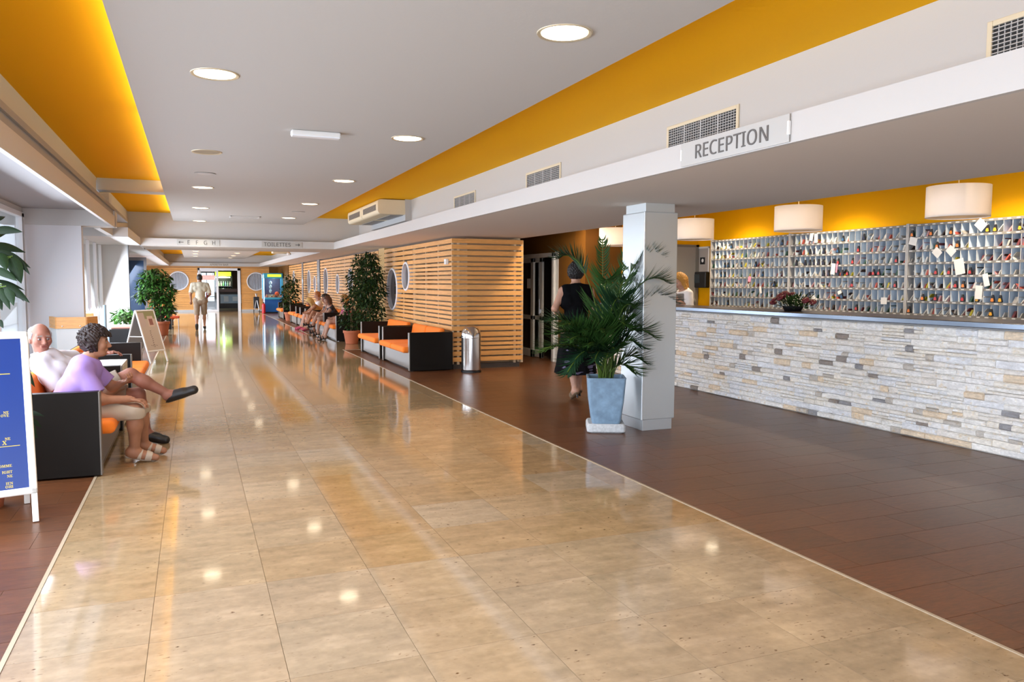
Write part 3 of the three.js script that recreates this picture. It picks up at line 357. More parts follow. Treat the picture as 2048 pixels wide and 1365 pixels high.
  const protos = {}; const put = (c, u, v) => { const p = onX(u, v, RX + 0.01); const k = Math.round((p.y - RY0) / RP - 0.35), y = RY0 + Math.max(0, Math.min(6, k)) * RP + 0.018;
    const b = p.z < RB[1] ? 0 : p.z < RB[2] ? 1 : 2, lab = `key fob with ${c} plate, ${ROWN[Math.max(0, Math.min(6, k))]}, ${RACKN[b]}`; if (!protos[c]) { const t = thing('key_fob', lab, 'key fob', [RX + 0.012, y, p.z], 0, `${c} key fobs in the rack`); part('body', fobG, M.black, t); part('plate', plG, fm[c], t); part('ring', ringG, M.steelB, t); protos[c] = t; } else dup(protos[c], [RX + 0.012, y, p.z], 0, lab); };
  const Z6 = (x, y) => [1740 + x / 6.204, 420 + y / 6.204], Z5 = (x, y) => [1410 + x / 6.206, 440 + y / 6.206];
  for (const [x, y] of [[530, 280], [765, 265], [1015, 235], [840, 410], [1095, 390], [660, 1030], [1165, 860], [1530, 1045], [490, 1180]]) put('orange', ...Z6(x, y));
  for (const [x, y] of [[1468, 195], [1562, 185], [1872, 165], [1338, 1040], [1625, 1040], [1510, 1205]]) put('yellow', ...Z6(x, y));
  for (const [x, y] of [[335, 580], [50, 740], [115, 745], [825, 715], [990, 705], [1250, 720], [320, 880], [1070, 880], [820, 1030], [1150, 1180]]) put('red', ...Z6(x, y));
  for (const [x, y] of [[1775, 620], [1835, 760], [1885, 1030], [1660, 490], [1840, 490], [1910, 360]]) put('red', ...Z5(x, y));
  for (const [x, y] of [[335, 320], [965, 280], [250, 545], [290, 545], [460, 530], [635, 530], [210, 650], [250, 650], [725, 650], [865, 760], [290, 980], [1720, 220], [1655, 330], [1700, 1010]]) put('blue', ...Z5(x, y));
  for (const [x, y] of [[1190, 390], [1310, 380], [1365, 370], [1480, 370], [1140, 510], [1250, 510], [1310, 500], [1360, 500], [1415, 500], [1475, 490], [1600, 490], [1475, 625], [1540, 620], [1655, 620], [1710, 620], [1300, 890], [1980, 190]]) put('navy', ...Z5(x, y));
  // slips and envelopes taped to the rack
  const slip = (u, v, w, h, rot, c, lab) => { const p = onX(u, v, RX - 0.012), o = single('paper_slip', rbox(-0.002, 0, -h / 2, h / 2, -w / 2, w / 2, 0.0008), c, lab, 'note', 'paper slips taped to the key rack'); o.position.copy(p); o.rotation.x = rot; };
  const pink = mat(lin(0.75, 0.3, 0.42), 0.7);
  for (const [x, y, s, w] of [[1375, 185, 0.11, 'turned on its corner beside two yellow key fobs'], [535, 390, 0.1, 'slightly askew over the upright between two racks'], [832, 530, 0.1, 'on its corner, the one nearer the rack upright'], [1005, 510, 0.1, 'on its corner beside another such slip']]) slip(...Z6(x, y), s * 1.15, s, y === 390 ? 0.25 : 0.75, M.paper, `white square paper slip ${w}`);
  slip(...Z5(1350, 990), 0.11, 0.1, 0.6, M.paper, 'white square paper slip hanging just beside the rose bouquet');
  slip(...Z6(172, 1130), 0.1, 0.09, 0, M.paper, 'white square paper slip taped straight over the lowest pigeonholes');
  slip(...Z6(1110, 705), 0.13, 0.19, -0.2, M.paper, 'large crumpled white sheet hanging on the key rack'); slip(...Z6(1440, 870), 0.07, 0.15, -0.25, M.paper, 'curled white paper tongue sticking out of the key rack'); slip(...Z6(1350, 1025), 0.09, 0.16, 0.03, M.paper, 'long white slip behind a yellow key fob');
  slip(...Z5(1590, 610), 0.08, 0.16, 0.12, M.paper, 'tall white envelope standing on edge in the middle rack'); slip(...Z5(1635, 600), 0.03, 0.13, 0.12, pink, 'pink envelope edge beside a white envelope'); slip(...Z5(1320, 215), 0.07, 0.11, 0.2, M.paper, 'white folded slip on the top row of the middle rack'); slip(...Z5(1378, 230), 0.07, 0.13, -0.05, M.paper, 'second white folded slip on the top row of the middle rack');
  slip(...Z5(553, 735), 0.07, 0.09, 0.3, pink, 'small pink note hanging in the first rack'); slip(...Z5(690, 870), 0.05, 0.12, -0.2, M.paper, 'white and blue receipt strip hanging in the first rack'); slip(...Z5(180, 310), 0.07, 0.07, 0.3, M.paper, 'white paper corner on the top row of the first rack'); slip(...Z5(1670, 900), 0.07, 0.05, -0.4, M.paper, 'small torn white slip in the middle rack');
}
// picture frame, terminal, grey door and reception odds and ends
{ const c = onX(1407, 529, 8.9); const t = thing('picture_frame', 'narrow white picture frame on the orange wall beside the key rack', 'picture', [8.9, c.y, c.z]); const w = 0.2, h = 0.33;
  part('frame', [rbox(-0.025, 0, -h, h, -w, -w + 0.035), rbox(-0.025, 0, -h, h, w - 0.035, w), rbox(-0.025, 0, h - 0.035, h, -w, w), rbox(-0.025, 0, -h, -h + 0.035, -w, w)], M.plasticW, t); part('backing', box(-0.012, 0, -h, h, -w, w), mat(lin(0.4, 0.36, 0.32), 0.7), t); part('photo', box(-0.015, -0.011, 0, 0.13, -0.09, 0.06), M.black, t); part('motif', ball(-0.016, 0.07, -0.01, 0.002, 0.035, 0.035), M.paper, t);
  const d = onX(1404, 560, 8.9), q = thing('time_clock', 'black wall-mounted terminal box below the picture frame', 'terminal', [8.9, d.y, d.z]); part('housing', rbox(-0.1, 0, -0.15, 0.15, -0.24, 0.24, 0.02, 2), M.black, q); part('screen', box(-0.105, -0.1, -0.06, 0.1, -0.1, 0.06), mat(lin(0.03, 0.04, 0.045), 0.1), q); }
{ const d = struct('door_3', null, null, 'grey-brown office door in the reception end wall'); struct('leaf', rbox(7.95, 8.82, 0, 2.22, -12.49, -12.45), mat(lin(0.3, 0.28, 0.25), 0.5), null, d); struct('frame', [box(8.82, 8.88, 0, 2.26, -12.5, -12.44), box(7.9, 7.95, 0, 2.26, -12.5, -12.44), box(7.9, 8.88, 2.22, 2.26, -12.5, -12.44)], mat(lin(0.2, 0.18, 0.15), 0.5), null, d); struct('handle', rod([8.05, 1.05, -12.42], [8.17, 1.05, -12.42], 0.012), M.steelB, null, d); }
// pendant lamps
const shadeMat = mat(lin(0.9, 0.86, 0.82), 0.9, { transmission: 0.3, thickness: 0 });
[-5.55, -7.75, -9.93, -12.1].forEach((z, i) => { const t = thing('pendant_lamp', `white drum pendant lamp over the reception desk, ${['fourth', 'third', 'second', 'first'][i]} from the brown wall`, 'lamp', [i === 3 ? 6.88 : 7.0, 0, z], 0, 'drum pendant lamps over the desk');
  const R = 0.285; part('shade', [lathe([[R, 2.185], [R, 2.49], [R - 0.003, 2.49], [R - 0.003, 2.185], [R, 2.185]], 48)], shadeMat, t);
  part('diffuser', cyl(0, 2.195, 2.2, 0, R - 0.006, R - 0.006, 40), mat(lin(0.9, 0.8, 0.62), 0.9, { transmission: 0.22, thickness: 0 }), t); part('cord', rod([0, 2.3, 0], [0, 3.0, 0], 0.004, 6), M.cream, t); part('canopy', cyl(0, 2.97, 3.0, 0, 0.05), M.plasticW, t);
  part('bulb', ball(0, 2.33, 0, 0.05), mat(lin(1, 0.8, 0.5), 0.5, { emissive: lin(1, 0.68, 0.34), emissiveIntensity: 3 }), t);
  const l = new THREE.PointLight(lin(1, 0.74, 0.46), 2.0); l.position.set(i === 3 ? 6.88 : 7.0, 2.33, z); l.castShadow = true; l.shadow.radius = 2.5; scene.add(l); });

// ---------------------------------------------------------------- downlights
const ORD = ['first', 'second', 'third', 'fourth', 'fifth', 'sixth', 'seventh'];
const lampGlow = mat(lin(1, 0.95, 0.85), 0.5, { emissive: lin(1, 0.84, 0.6), emissiveIntensity: 6.5 }), lampOff = mat(lin(0.3, 0.25, 0.18), 0.35), lampRing = mat(lin(0.7, 0.62, 0.45), 0.35, { metalness: 0.4 });
function downlight(x, y, z, on, label, group, k = 9) {
  const t = thing('downlight', label, 'light', [x, y, z], 0, group);
  part('trim_ring', lathe([[0.128, 0.001], [0.15, -0.008], [0.155, 0.0], [0.155, 0.004], [0.128, 0.004]], 32), lampRing, t);
  part(on ? 'lamp_lens' : 'lamp_reflector', cyl(0, -0.003, 0.002, 0, 0.13, 0.13, 32), on ? lampGlow : lampOff, t);
  if (on) { const l = new THREE.SpotLight(lin(1, 0.8, 0.56), k, 0, 1.15, 0.8, 2); l.position.set(x, y - 0.02, z); l.target.position.set(x, 0, z); l.castShadow = true; l.shadow.radius = 6; scene.add(l, l.target); } }
[-19.1, -15.78, -12.38, -5.66, -2.26, 1.1].forEach((z, i) => downlight(0.168, YP, z, true, `lit round downlight of the window side row, ${ORD[i]} lit one from the cross beam`, 'lit downlights on the window side'));
downlight(0.168, YP, -9.02, false, 'unlit round downlight in the window side row of the corridor panel');
[-17.42, -14.18, -10.81, -7.41, -3.99, -0.55, 2.8].forEach((z, i) => downlight(1.932, YP, z, true, `lit round downlight of the reception side row, ${ORD[i]} from the cross beam`, 'lit downlights on the reception side'));
[-39.6, -36.4, -33.3].forEach((z, i) => downlight(0.13, 2.74, z, true, `lit downlight in the far ceiling panel on the window side, ${ORD[i]} from the bar`, 'far downlights on the window side', 17));
[-41.5, -38.2, -34.8, -31.4, -28, -24.6].forEach((z, i) => downlight(1.75, 2.74, z, true, `lit downlight in the far ceiling panel on the sofa side, ${ORD[i]} from the bar`, 'far downlights on the sofa side', 17));
for (const z of [-12.3]) downlight(5.95, 3.0, z, true, 'lit downlight in the reception ceiling beside the brown wall', undefined, 24);
[-10.9, -8.7, -6.2].forEach((z, i) => downlight(8.15, 3.0, z, true, `lit downlight in the reception ceiling washing the orange wall, ${ORD[i]} from the office door`, undefined, 21));
for (const [x, z, w] of [[0.17, -10.79, 0.13], [1.94, -15.86, 0.13]]) { const t = thing('smoke_vent', `small flush ceiling vent in the corridor panel ${x < 1 ? 'behind the unlit downlight' : 'between two lit downlights'}`, 'vent', [x, YP, z]); part('disc', cyl(0, -0.008, 0.002, 0, w, w - 0.01), M.ceil, t); part('slot', cyl(0, -0.01, -0.007, 0, w * 0.6), M.lightGrey, t); }
{ const t = thing('emergency_light', 'white batten emergency light on the corridor ceiling panel', 'light', [1.075, YP, -7.43]); part('body', rbox(-0.22, 0.22, -0.045, 0, -0.055, 0.055, 0.012, 2), M.plasticW, t); part('lens', rbox(-0.215, 0.215, -0.055, -0.04, -0.04, 0.05, 0.006), mat(lin(0.85, 0.88, 0.92), 0.25), t);
  const q = thing('ceiling_hatch', 'flat square access hatch in the ceiling panel near the cross beam', 'hatch', [1.05, YP, -17.6]); part('frame', [box(-0.3, 0.3, -0.012, 0, -0.28, -0.25), box(-0.3, 0.3, -0.012, 0, 0.25, 0.28), box(-0.3, -0.27, -0.012, 0, -0.28, 0.28), box(0.27, 0.3, -0.012, 0, -0.28, 0.28)], M.white, q); part('panel', box(-0.27, 0.27, -0.006, 0, -0.25, 0.25), M.ceil, q); }
// ventilation grilles in the upper wall
[[-2.0, -2.93, 'over the near end of the reception soffit'], [-5.01, -5.93, 'behind the reception sign'], [-8.14, -9.08, 'second along from the reception sign'], [-11.04, -12.0, 'nearest the air conditioner']].forEach(([a, b, w]) => { const t = thing('ventilation_grille', `cream framed ventilation grille in the upper wall, ${w}`, 'grille', [3.9, 2.71, b]); const L = a - b, H = 0.155;
  part('frame', [rbox(-0.014, 0, -0.1, 0, 0, L), rbox(-0.014, 0, H, H + 0.03, 0, L), rbox(-0.014, 0, -0.1, H + 0.03, -0.03, 0), rbox(-0.014, 0, -0.1, H + 0.03, L, L + 0.03)], M.cream, t); part('recess', box(-0.002, 0.0, 0, H, 0, L), M.grilleDark, t);
  for (let k = 0; k < 7; k++) part('louvre', box(-0.012, -0.003, 0.012 + k * 0.021, 0.0165 + k * 0.021, 0, L), M.lightGrey, t); for (let k = 1; k < 28; k++) part('bar', box(-0.008, -0.002, 0, H, L * k / 28 - (k % 7 ? 0.002 : 0.008), L * k / 28 + (k % 7 ? 0.002 : 0.008)), M.lightGrey, t); });
// air conditioner on the upper wall
function acUnit(z, y, label, n, sc) { const t = thing('air_conditioner', label, 'air conditioner', [3.88, y, z]); t.scale.setScalar(sc);
  const D = 0.62, H = 0.26;
  for (let k = 0; k < n; k++) { const z0 = -k * 1.55, z1 = z0 - 1.5; const prof = new THREE.Shape(); prof.moveTo(0, 0); prof.lineTo(-D + 0.07, 0.0); prof.quadraticCurveTo(-D, 0.0, -D, 0.07); prof.lineTo(-D, H - 0.06); prof.quadraticCurveTo(-D, H, -D + 0.06, H); prof.lineTo(0, H); prof.closePath();
    const g = new THREE.ExtrudeGeometry(prof, { depth: 1.5, bevelEnabled: true, bevelSize: 0.008, bevelThickness: 0.008, bevelSegments: 2 }); g.translate(0, 0, z1); part('casing', g, M.cream, t);
    part('air_outlet', rbox(-D - 0.012, -D + 0.01, 0.07, 0.18, z1 + 0.15, z0 - 0.15, 0.004), mat(lin(0.12, 0.1, 0.08), 0.6), t); for (let q = 0; q < 4; q++) part('vane', box(-D - 0.016, -D - 0.01, 0.085 + q * 0.025, 0.09 + q * 0.025, z1 + 0.16, z0 - 0.16), M.grey, t); part('intake', box(-0.35, -0.05, -0.014, -0.005, z1 + 0.15, z0 - 0.15), M.grey, t); }
  part('mounting', box(-0.1, 0.02, -0.12, H + 0.02, 0.02, -n * 1.55), M.lightGrey, t); return t; }
acUnit(-14.72, 2.83, 'cream twin ceiling air conditioner on the upper wall', 2, 1);
{ const t = thing('air_conditioner', 'small cream twin air conditioner in the far coffer', 'air conditioner', [3.1, 2.62, -31]); part('casing', rbox(-0.3, 0.3, 0, 0.24, -0.3, 0.3, 0.03, 2), M.cream, t); for (const x of [-0.14, 0.14]) part('air_outlet', rbox(x - 0.09, x + 0.09, 0.06, 0.18, 0.29, 0.31, 0.005), M.black, t); part('bracket', rod([0, 0.2, 0], [0, 0.34, 0], 0.03), M.grey, t);
  const s = thing('spotlight_track', 'small white spotlight clamped on the far fascia', 'light', [3.24, 2.52, -29]); part('head', ball(-0.05, 0.03, 0, 0.07, 0.06, 0.07), M.plasticW, s); part('clamp', box(-0.02, 0.04, -0.02, 0.02, -0.03, 0.03), M.grey, s); }

// ---------------------------------------------------------------- signs
const font = await new FontLoader().loadAsync('fonts/droid/droid_sans_regular.typeface.json');
function letters(str, h, depth = 0.004) { const g = new TextGeometry(str, { font, size: h, depth, curveSegments: 4, bevelEnabled: false }); g.computeBoundingBox(); const b = g.boundingBox; g.translate(-(b.min.x + b.max.x) / 2, -(b.min.y + b.max.y) / 2, 0); return plain(g); }
function arrow(L, h, th, dir) { const s = [box(-L / 2, L / 2, -th / 2, th / 2, 0, 0.004)]; for (const k of [-1, 1]) { const b = box(-h * 0.5, 0, -th / 2, th / 2, 0, 0.004); b.rotateZ(k * 0.75); b.translate(L / 2, 0, 0); s.push(b); } const g = merge(s); if (dir < 0) g.rotateZ(Math.PI); return g; }
const signPlate = mat(lin(0.66, 0.66, 0.64), 0.25, { transmission: 0.25, thickness: 0 }), ink = mat(lin(0.11, 0.105, 0.1), 0.5);
{ const t = thing('reception_sign', 'translucent acrylic sign reading RECEPTION on the white fascia', 'sign', [3.235, 2.432, -4.225], -Math.PI / 2); part('plate', rbox(-0.545, 0.545, -0.082, 0.082, -0.006, 0, 0.002), signPlate, t);
  const g = letters('RECEPTION', 0.094); g.computeBoundingBox(); const w = g.boundingBox.max.x * 2; g.scale(0.74 / w, 1, 1); part('lettering', moved(g, 0.0, 0.0, 0.0005), ink, t); for (const s of [-1, 1]) part('clip', rbox(s * 0.54 - 0.008, s * 0.54 + 0.008, -0.04, 0.04, -0.012, 0.006, 0.003), M.plasticW, t); }
{ const t = thing('direction_sign', 'pale plate with arrow and letters E F G H on the cross beam', 'sign', [0.14, 2.437, ZE + 0.012]); part('plate', rbox(-0.46, 0.46, -0.065, 0.065, -0.01, 0, 0.002), mat(lin(0.46, 0.46, 0.44), 0.4), t); const gs = [moved(arrow(0.1, 0.07, 0.014, -1), -0.37, 0, 0)]; ['E', 'F', 'G', 'H'].forEach((c, i) => gs.push(moved(letters(c, 0.092), -0.21 + i * 0.18, 0, 0))); part('lettering', gs, ink, t);
  const q = thing('direction_sign', 'pale plate reading TOILETTES with arrow on the cross beam', 'sign', [2.01, 2.43, ZE + 0.012]); part('plate', rbox(-0.47, 0.47, -0.062, 0.062, -0.01, 0, 0.002), mat(lin(0.46, 0.445, 0.41), 0.4), q); const g = letters('TOILETTES', 0.09); g.computeBoundingBox(); g.scale(0.62 / (2 * g.boundingBox.max.x), 1, 1); part('lettering', [moved(g, -0.11, 0, 0), moved(arrow(0.1, 0.08, 0.016, 1), 0.36, 0, 0)], ink, q);
  const a = thing('bar_entrance_sign', 'small lettering APERITIV BAR above the bar door', 'sign', [1.27, 2.425, ZF + 0.112]); part('plate', rbox(-0.55, 0.55, -0.07, 0.07, -0.01, 0, 0.002), mat(lin(0.6, 0.56, 0.5), 0.5), a); const ag = letters('APERITIV BAR', 0.1); ag.computeBoundingBox(); ag.scale(0.9 / (2 * ag.boundingBox.max.x), 1, 1); part('lettering', ag, ink, a); }
// ---------------------------------------------------------------- sofas
function cushionGeo(w, h, d, r = 0.045) { const g = new RoundedBoxGeometry(w, h, d, 4, Math.min(r, h * 0.48)); const p = g.attributes.position; for (let i = 0; i < p.count; i++) { const x = p.getX(i) / (w / 2), z = p.getZ(i) / (d / 2), y = p.getY(i); p.setY(i, y + (y > 0 ? 1 : 0.3) * 0.02 * Math.cos(x * 1.45) * Math.cos(z * 1.45)); } g.computeVertexNormals(); return metreUV(g); }
// front at local x = 0 looking towards -x, running from z = 0 to z = -L
function sofa(x, z0, z1, seats, label, group, flip) {
  const L = z0 - z1, D = 0.78, t = thing('sofa', label, 'sofa', [x, 0, flip ? z1 : z0], flip ? Math.PI : 0, group), A = 0.1;
  for (const z of [0, -L + A]) { const a = part('arm', rbox(0.012, D, 0.012, 0.67, z - A + 0.004, z - 0.004, 0.006), M.sofa, t); part('front_edge', rbox(0, 0.014, 0.012, 0.668, z - A + 0.004, z - 0.004, 0.004), M.sofaFront, a, 'grey laminate front edge'); }
  part('base', rbox(0.03, D - 0.02, 0.04, 0.31, -A, -L + A, 0.005), M.sofaFront, t); part('feet', box(0.1, D - 0.1, 0, 0.045, -A - 0.05, -L + A + 0.05), M.black, t); part('back', rbox(D - 0.09, D, 0.05, 0.66, -A, -L + A, 0.006), M.sofa, t);
  const w = (L - 2 * A) / seats;
  for (let i = 0; i < seats; i++) { const zc = -A - w * (i + 0.5); part('seat_cushion', cushionGeo(D - 0.02, 0.105, w - 0.012).translate(D / 2 - 0.1, 0.365, zc), CUSHION, t); const b = cushionGeo(0.1, 0.3, w - 0.03); part('back_cushion', moved(b, D - 0.17, 0.575, zc, 0, 0, -0.18), CUSHION, t); }
  return t; }
sofa(3.4, -13.0, -15.1, 2, 'dark brown two-seat sofa with orange cushions beside the steel bin', 'sofas along the slat wall');
sofa(3.4, -15.32, -17.2, 1, 'dark brown wide armchair with orange cushion beside the leafy tree', 'sofas along the slat wall');
[[-20.4, -22.5, 2, 'dark sofa where the girl in the pink top sits'], [-22.55, -24.65, 2, 'dark sofa where the dark-haired women sit'], [-24.7, -26.4, 2, 'dark sofa where the boy in the white shirt sits'], [-26.5, -27.75, 1, 'empty dark armchair next to the boy in the white shirt'], [-27.85, -28.95, 1, 'empty dark armchair in front of the first steel pillar'], [-29.0, -30.8, 2, 'empty dark two-seat sofa beyond the first steel pillar'], [-33.2, -35.3, 2, 'empty dark sofa beyond the second steel pillar beside the plant']].forEach(a => sofa(3.4, a[0], a[1], a[2], a[3] + ', orange cushions', 'sofas along the slat wall'));
sofa(-0.69, -6.77, -8.9, 2, 'dark brown sofa with orange cushions under the man and woman', 'sofas along the windows', true);
sofa(-0.69, -10.16, -12.2, 2, 'empty dark sofa in front of the white desk with wooden rail', 'sofas along the windows', true);
sofa(-0.66, -27.4, -29.6, 2, 'dark sofa far down by the windows past the green tree', 'sofas along the windows', true);
{ const t = thing('coffee_table', 'low dark table with pale top between the window side sofas', 'table', [-1.0, 0, -9.35]); part('top', rbox(-0.3, 0.3, 0.62, 0.66, -0.32, 0.32, 0.004), mat(lin(0.6, 0.56, 0.46), 0.25), t); part('body', rbox(-0.29, 0.29, 0.03, 0.62, -0.31, 0.31, 0.004), M.sofa, t); part('edge', rbox(0.28, 0.3, 0.03, 0.62, -0.31, 0.31, 0.002), M.cream, t); }
// ---------------------------------------------------------------- steel bin
{ const t = thing('waste_bin', 'polished steel push bin with domed lid at the slat wall corner', 'bin', [4.385, 0, -12.62]);
  part('base', cyl(0, 0, 0.035, 0, 0.172, 0.172, 40), M.black, t); part('body', lathe([[0, 0.03], [0.166, 0.03], [0.168, 0.05], [0.168, 0.585], [0.171, 0.59], [0.171, 0.605], [0.165, 0.61]], 48), mat(lin(0.62, 0.6, 0.58), 0.2, { metalness: 1, anisotropy: 0.5 }), t);
  const lid = part('lid', lathe([[0.171, 0.605], [0.17, 0.64], [0.16, 0.69], [0.135, 0.745], [0.09, 0.785], [0.04, 0.8], [0, 0.803]], 48), M.steel, t); part('flap', moved(new THREE.SphereGeometry(0.1745, 20, 12, -0.5, 1.0, 0.75, 0.5), 0, 0.625, 0, 0, 2.3), M.steelB, lid); }

// ---------------------------------------------------------------- plants
const leafTex = texture(128, 128, (u, v) => { const k = 0.85 + 0.35 * (fbm(u, v, 1, 4) - 0.5) + (Math.abs(u - 0.5) < 0.03 ? 0.15 : 0); return [255 * k, 255 * k, 245 * k]; });
const green = (r, g, b, ro = 0.45) => mat(lin(r, g, b), ro, { specularIntensity: 0.4, map: leafTex, side: THREE.DoubleSide });
const G = { palm: green(0.035, 0.1, 0.022), palm2: green(0.05, 0.13, 0.03), palm3: green(0.02, 0.065, 0.03), palmStem: green(0.12, 0.2, 0.035), ficus: green(0.022, 0.055, 0.018), ficus2: green(0.045, 0.085, 0.02), bright: green(0.06, 0.2, 0.035), bright2: green(0.1, 0.27, 0.05), deep: green(0.008, 0.024, 0.007, 0.5), deep2: green(0.012, 0.036, 0.009, 0.5), bark: mat(lin(0.2, 0.13, 0.07), 0.9) };
function leafBlade(A, B, side, w, fold = 0.2, droop = 0, n = 5) {       // tapered, folded blade from A to B
  const P = [], idx = [], up = new V3().subVectors(B, A).cross(side).normalize();
  for (let i = 0; i <= n; i++) { const f = i / n, c = A.clone().lerp(B, f); c.y -= droop * Math.sin(Math.PI * f) * -1; const hw = w * Math.pow(Math.sin(Math.PI * (0.06 + 0.94 * f) ** 0.75), 0.9) * (f > 0.99 ? 0 : 1) / 2; for (const s of [-1, 0, 1]) { const q = c.clone().addScaledVector(side, s * hw).addScaledVector(up, Math.abs(s) * hw * fold * 2); P.push(q.x, q.y, q.z); } }
  for (let i = 0; i < n; i++) for (const s of [0, 1]) { const a = i * 3 + s, b = a + 1, c = a + 3, d = a + 4; idx.push(a, b, c, b, d, c); }
  const g = new THREE.BufferGeometry(); g.setAttribute('position', new THREE.Float32BufferAttribute(P, 3)); g.setIndex(idx); const uv = []; for (let i = 0; i <= n; i++) uv.push(0, i / n, 0.5, i / n, 1, i / n); g.setAttribute('uv', new THREE.Float32BufferAttribute(uv, 2)); g.computeVertexNormals(); return plain(g); }
function frond(base, mid, tip, len, r, n = 34, start = 0.32) {
  const c = new THREE.QuadraticBezierCurve3(base, mid, tip), gs = [new THREE.TubeGeometry(c, 14, 0.006, 5)], lv = [];
  for (let i = 0; i < n; i++) { const f = start + (1 - start) * (i + 0.5) / n, p = c.getPoint(f), T = c.getTangent(f), side = new V3().crossVectors(T, new V3(0, 1, 0)); if (side.length() < 0.15) side.set(1, 0, 0.3); side.normalize(); const up = new V3().crossVectors(side, T).normalize(); const L = len * (0.45 + 0.75 * Math.sin(Math.PI * Math.min(1, 0.18 + 0.8 * (f - start) / (1 - start)))) * r.r(0.85, 1.1);
    for (const s of [-1, 1]) { const d = T.clone().multiplyScalar(0.75 + 0.5 * f).addScaledVector(side, s * 0.8).addScaledVector(up, 0.28).add(new V3(r.r(-0.1, 0.1), r.r(-0.3, 0.02), r.r(-0.1, 0.1))).normalize(); lv.push(leafBlade(p, p.clone().addScaledVector(d, L), new V3().crossVectors(d, up).normalize(), 0.017, 0.25, -0.02, 4)); } }
  return [gs, lv]; }
{ const cx = 3.94, cz = -7.09, t = thing('potted_palm', 'tall areca palm in a tapered pale blue square pot in front of the pillar', 'plant', [cx, 0, cz]), r = RNG(12);
  const sq = (hw, y, rr = 0.03) => { const a = []; for (let k = 0; k < 4; k++) for (let j = 0; j < 5; j++) { const th = k * Math.PI / 2 + j / 4 * Math.PI / 2, sx = [1, -1, -1, 1][k], sz = [1, 1, -1, -1][k]; a.push(new V3(sx * (hw - rr) + rr * Math.cos(th), y, sz * (hw - rr) + rr * Math.sin(th))); } return a; };
  const skin = rings => { const P = [], idx = [], n = rings[0].length; rings.forEach(a => a.forEach(v => P.push(v.x, v.y, v.z))); for (let j = 0; j + 1 < rings.length; j++) for (let i = 0; i < n; i++) { const a = j * n + i, b = j * n + (i + 1) % n; idx.push(a, a + n, b, b, a + n, b + n); } const g = new THREE.BufferGeometry(); g.setAttribute('position', new THREE.Float32BufferAttribute(P, 3)); g.setIndex(idx); return toCreasedNormals(g, 0.6); };
  const potTex = texture(256, 256, (u, v) => { const k = 0.92 + 0.3 * (fbm(u, v, 0, 4) - 0.5); return [150 * k, 178 * k, 200 * k]; });
  const PT = -0.44; part('pot', metreUV(skin([sq(0.001, 0.085, 0), sq(0.14, 0.085), sq(0.15, 0.12), sq(0.178, 0.33), sq(0.194, 0.55), sq(0.196, 0.565), sq(0.178, 0.565), sq(0.172, 0.5), sq(0.001, 0.5, 0)])).rotateY(PT), mat(lin(0.8, 0.85, 0.9), 0.5, { map: rep(potTex, 2) }), t);
  part('saucer', metreUV(skin([sq(0.001, 0, 0), sq(0.175, 0), sq(0.195, 0.015), sq(0.195, 0.07), sq(0.182, 0.095), sq(0.15, 0.09), sq(0.001, 0.08, 0)])).rotateY(PT), mat(lin(0.6, 0.63, 0.65), 0.6, { map: rep(stoneSpeck(), 2) }), t); part('soil', box(-0.172, 0.172, 0.49, 0.52, -0.172, 0.172).rotateY(PT), M.soil, t);
  const Fs = [[1205, 478, 0, 0.3], [1213, 560, 0.2, 0.12], [1120, 512, 0, 0.2], [1312, 512, 0.1, 0.2], [1290, 500, -0.3, 0.1], [1350, 600, 0.15, 0.35], [1330, 560, 0.3, 0.25], [1085, 700, 0.25, 0.2], [1098, 640, 0.1, 0.12], [1150, 655, -0.2, 0.1], [1140, 680, 0.35, 0.2], [1280, 690, 0.35, 0.25], [1272, 660, 0.1, 0.22], [1170, 660, 0.3, 0.1], [1240, 600, 0.35, 0.15], [1255, 560, -0.1, 0.12], [1195, 610, -0.35, 0.08], [1150, 720, 0.3, 0.18], [1268, 740, 0.3, 0.2], [1200, 660, 0.4, 0.1], [1300, 640, -0.2, 0.25], [1230, 700, 0.45, 0.1], [1175, 690, 0.42, 0.12], [1160, 680, -0.3, 0.1], [1110, 665, 0.2, 0.12], [1125, 650, 0.35, 0.1], [1135, 745, 0.35, 0.25], [1285, 720, 0.2, 0.3], [1305, 670, 0.3, 0.3], [1190, 720, 0.45, 0.15], [1250, 650, 0.4, 0.2], [1140, 690, 0.1, 0.12], [1320, 600, 0.0, 0.25], [1215, 620, -0.4, 0.1], [1265, 610, 0.25, 0.15]];
  Fs.forEach(([u, v, dz, arch], i) => { const tip = onZ(u, v, cz + dz).sub(new V3(cx, 0, cz)), b = new V3(r.r(-0.07, 0.07), 0.5, r.r(-0.07, 0.07)); const mid = b.clone().lerp(tip, 0.52); mid.x *= 0.62; mid.z *= 0.62; mid.y = Math.max(tip.y, 0.9) + arch * 0.75; if (i === 0) { mid.y = 1.3; } if (tip.distanceTo(b) < 0.4) mid.y = tip.y + 0.15;
    const [st, lv] = frond(b, mid, tip, i === 0 ? 0.12 : i < 5 ? 0.24 : 0.28, r, i === 0 ? 14 : 30, i === 0 ? 0.72 : i < 5 ? 0.55 : 0.34); const f = part('frond', lv, [G.palm, G.palm2, G.palm3][i % 3], t); part('stalk', st, G.palmStem, f); });
  for (let k = 0; k < 9; k++) { const a = k * 0.7; part('cane', rod([0.06 * Math.cos(a), 0.5, 0.06 * Math.sin(a)], [0.1 * Math.cos(a), r.r(0.75, 1.05), 0.1 * Math.sin(a)], 0.011, 7, 0.006), G.palmStem, t); } }
function stoneSpeck() { return texture(128, 128, (u, v) => { const k = 235 + 50 * (fbm(u, v, 2, 4) - 0.5); return [k, k, k]; }); }
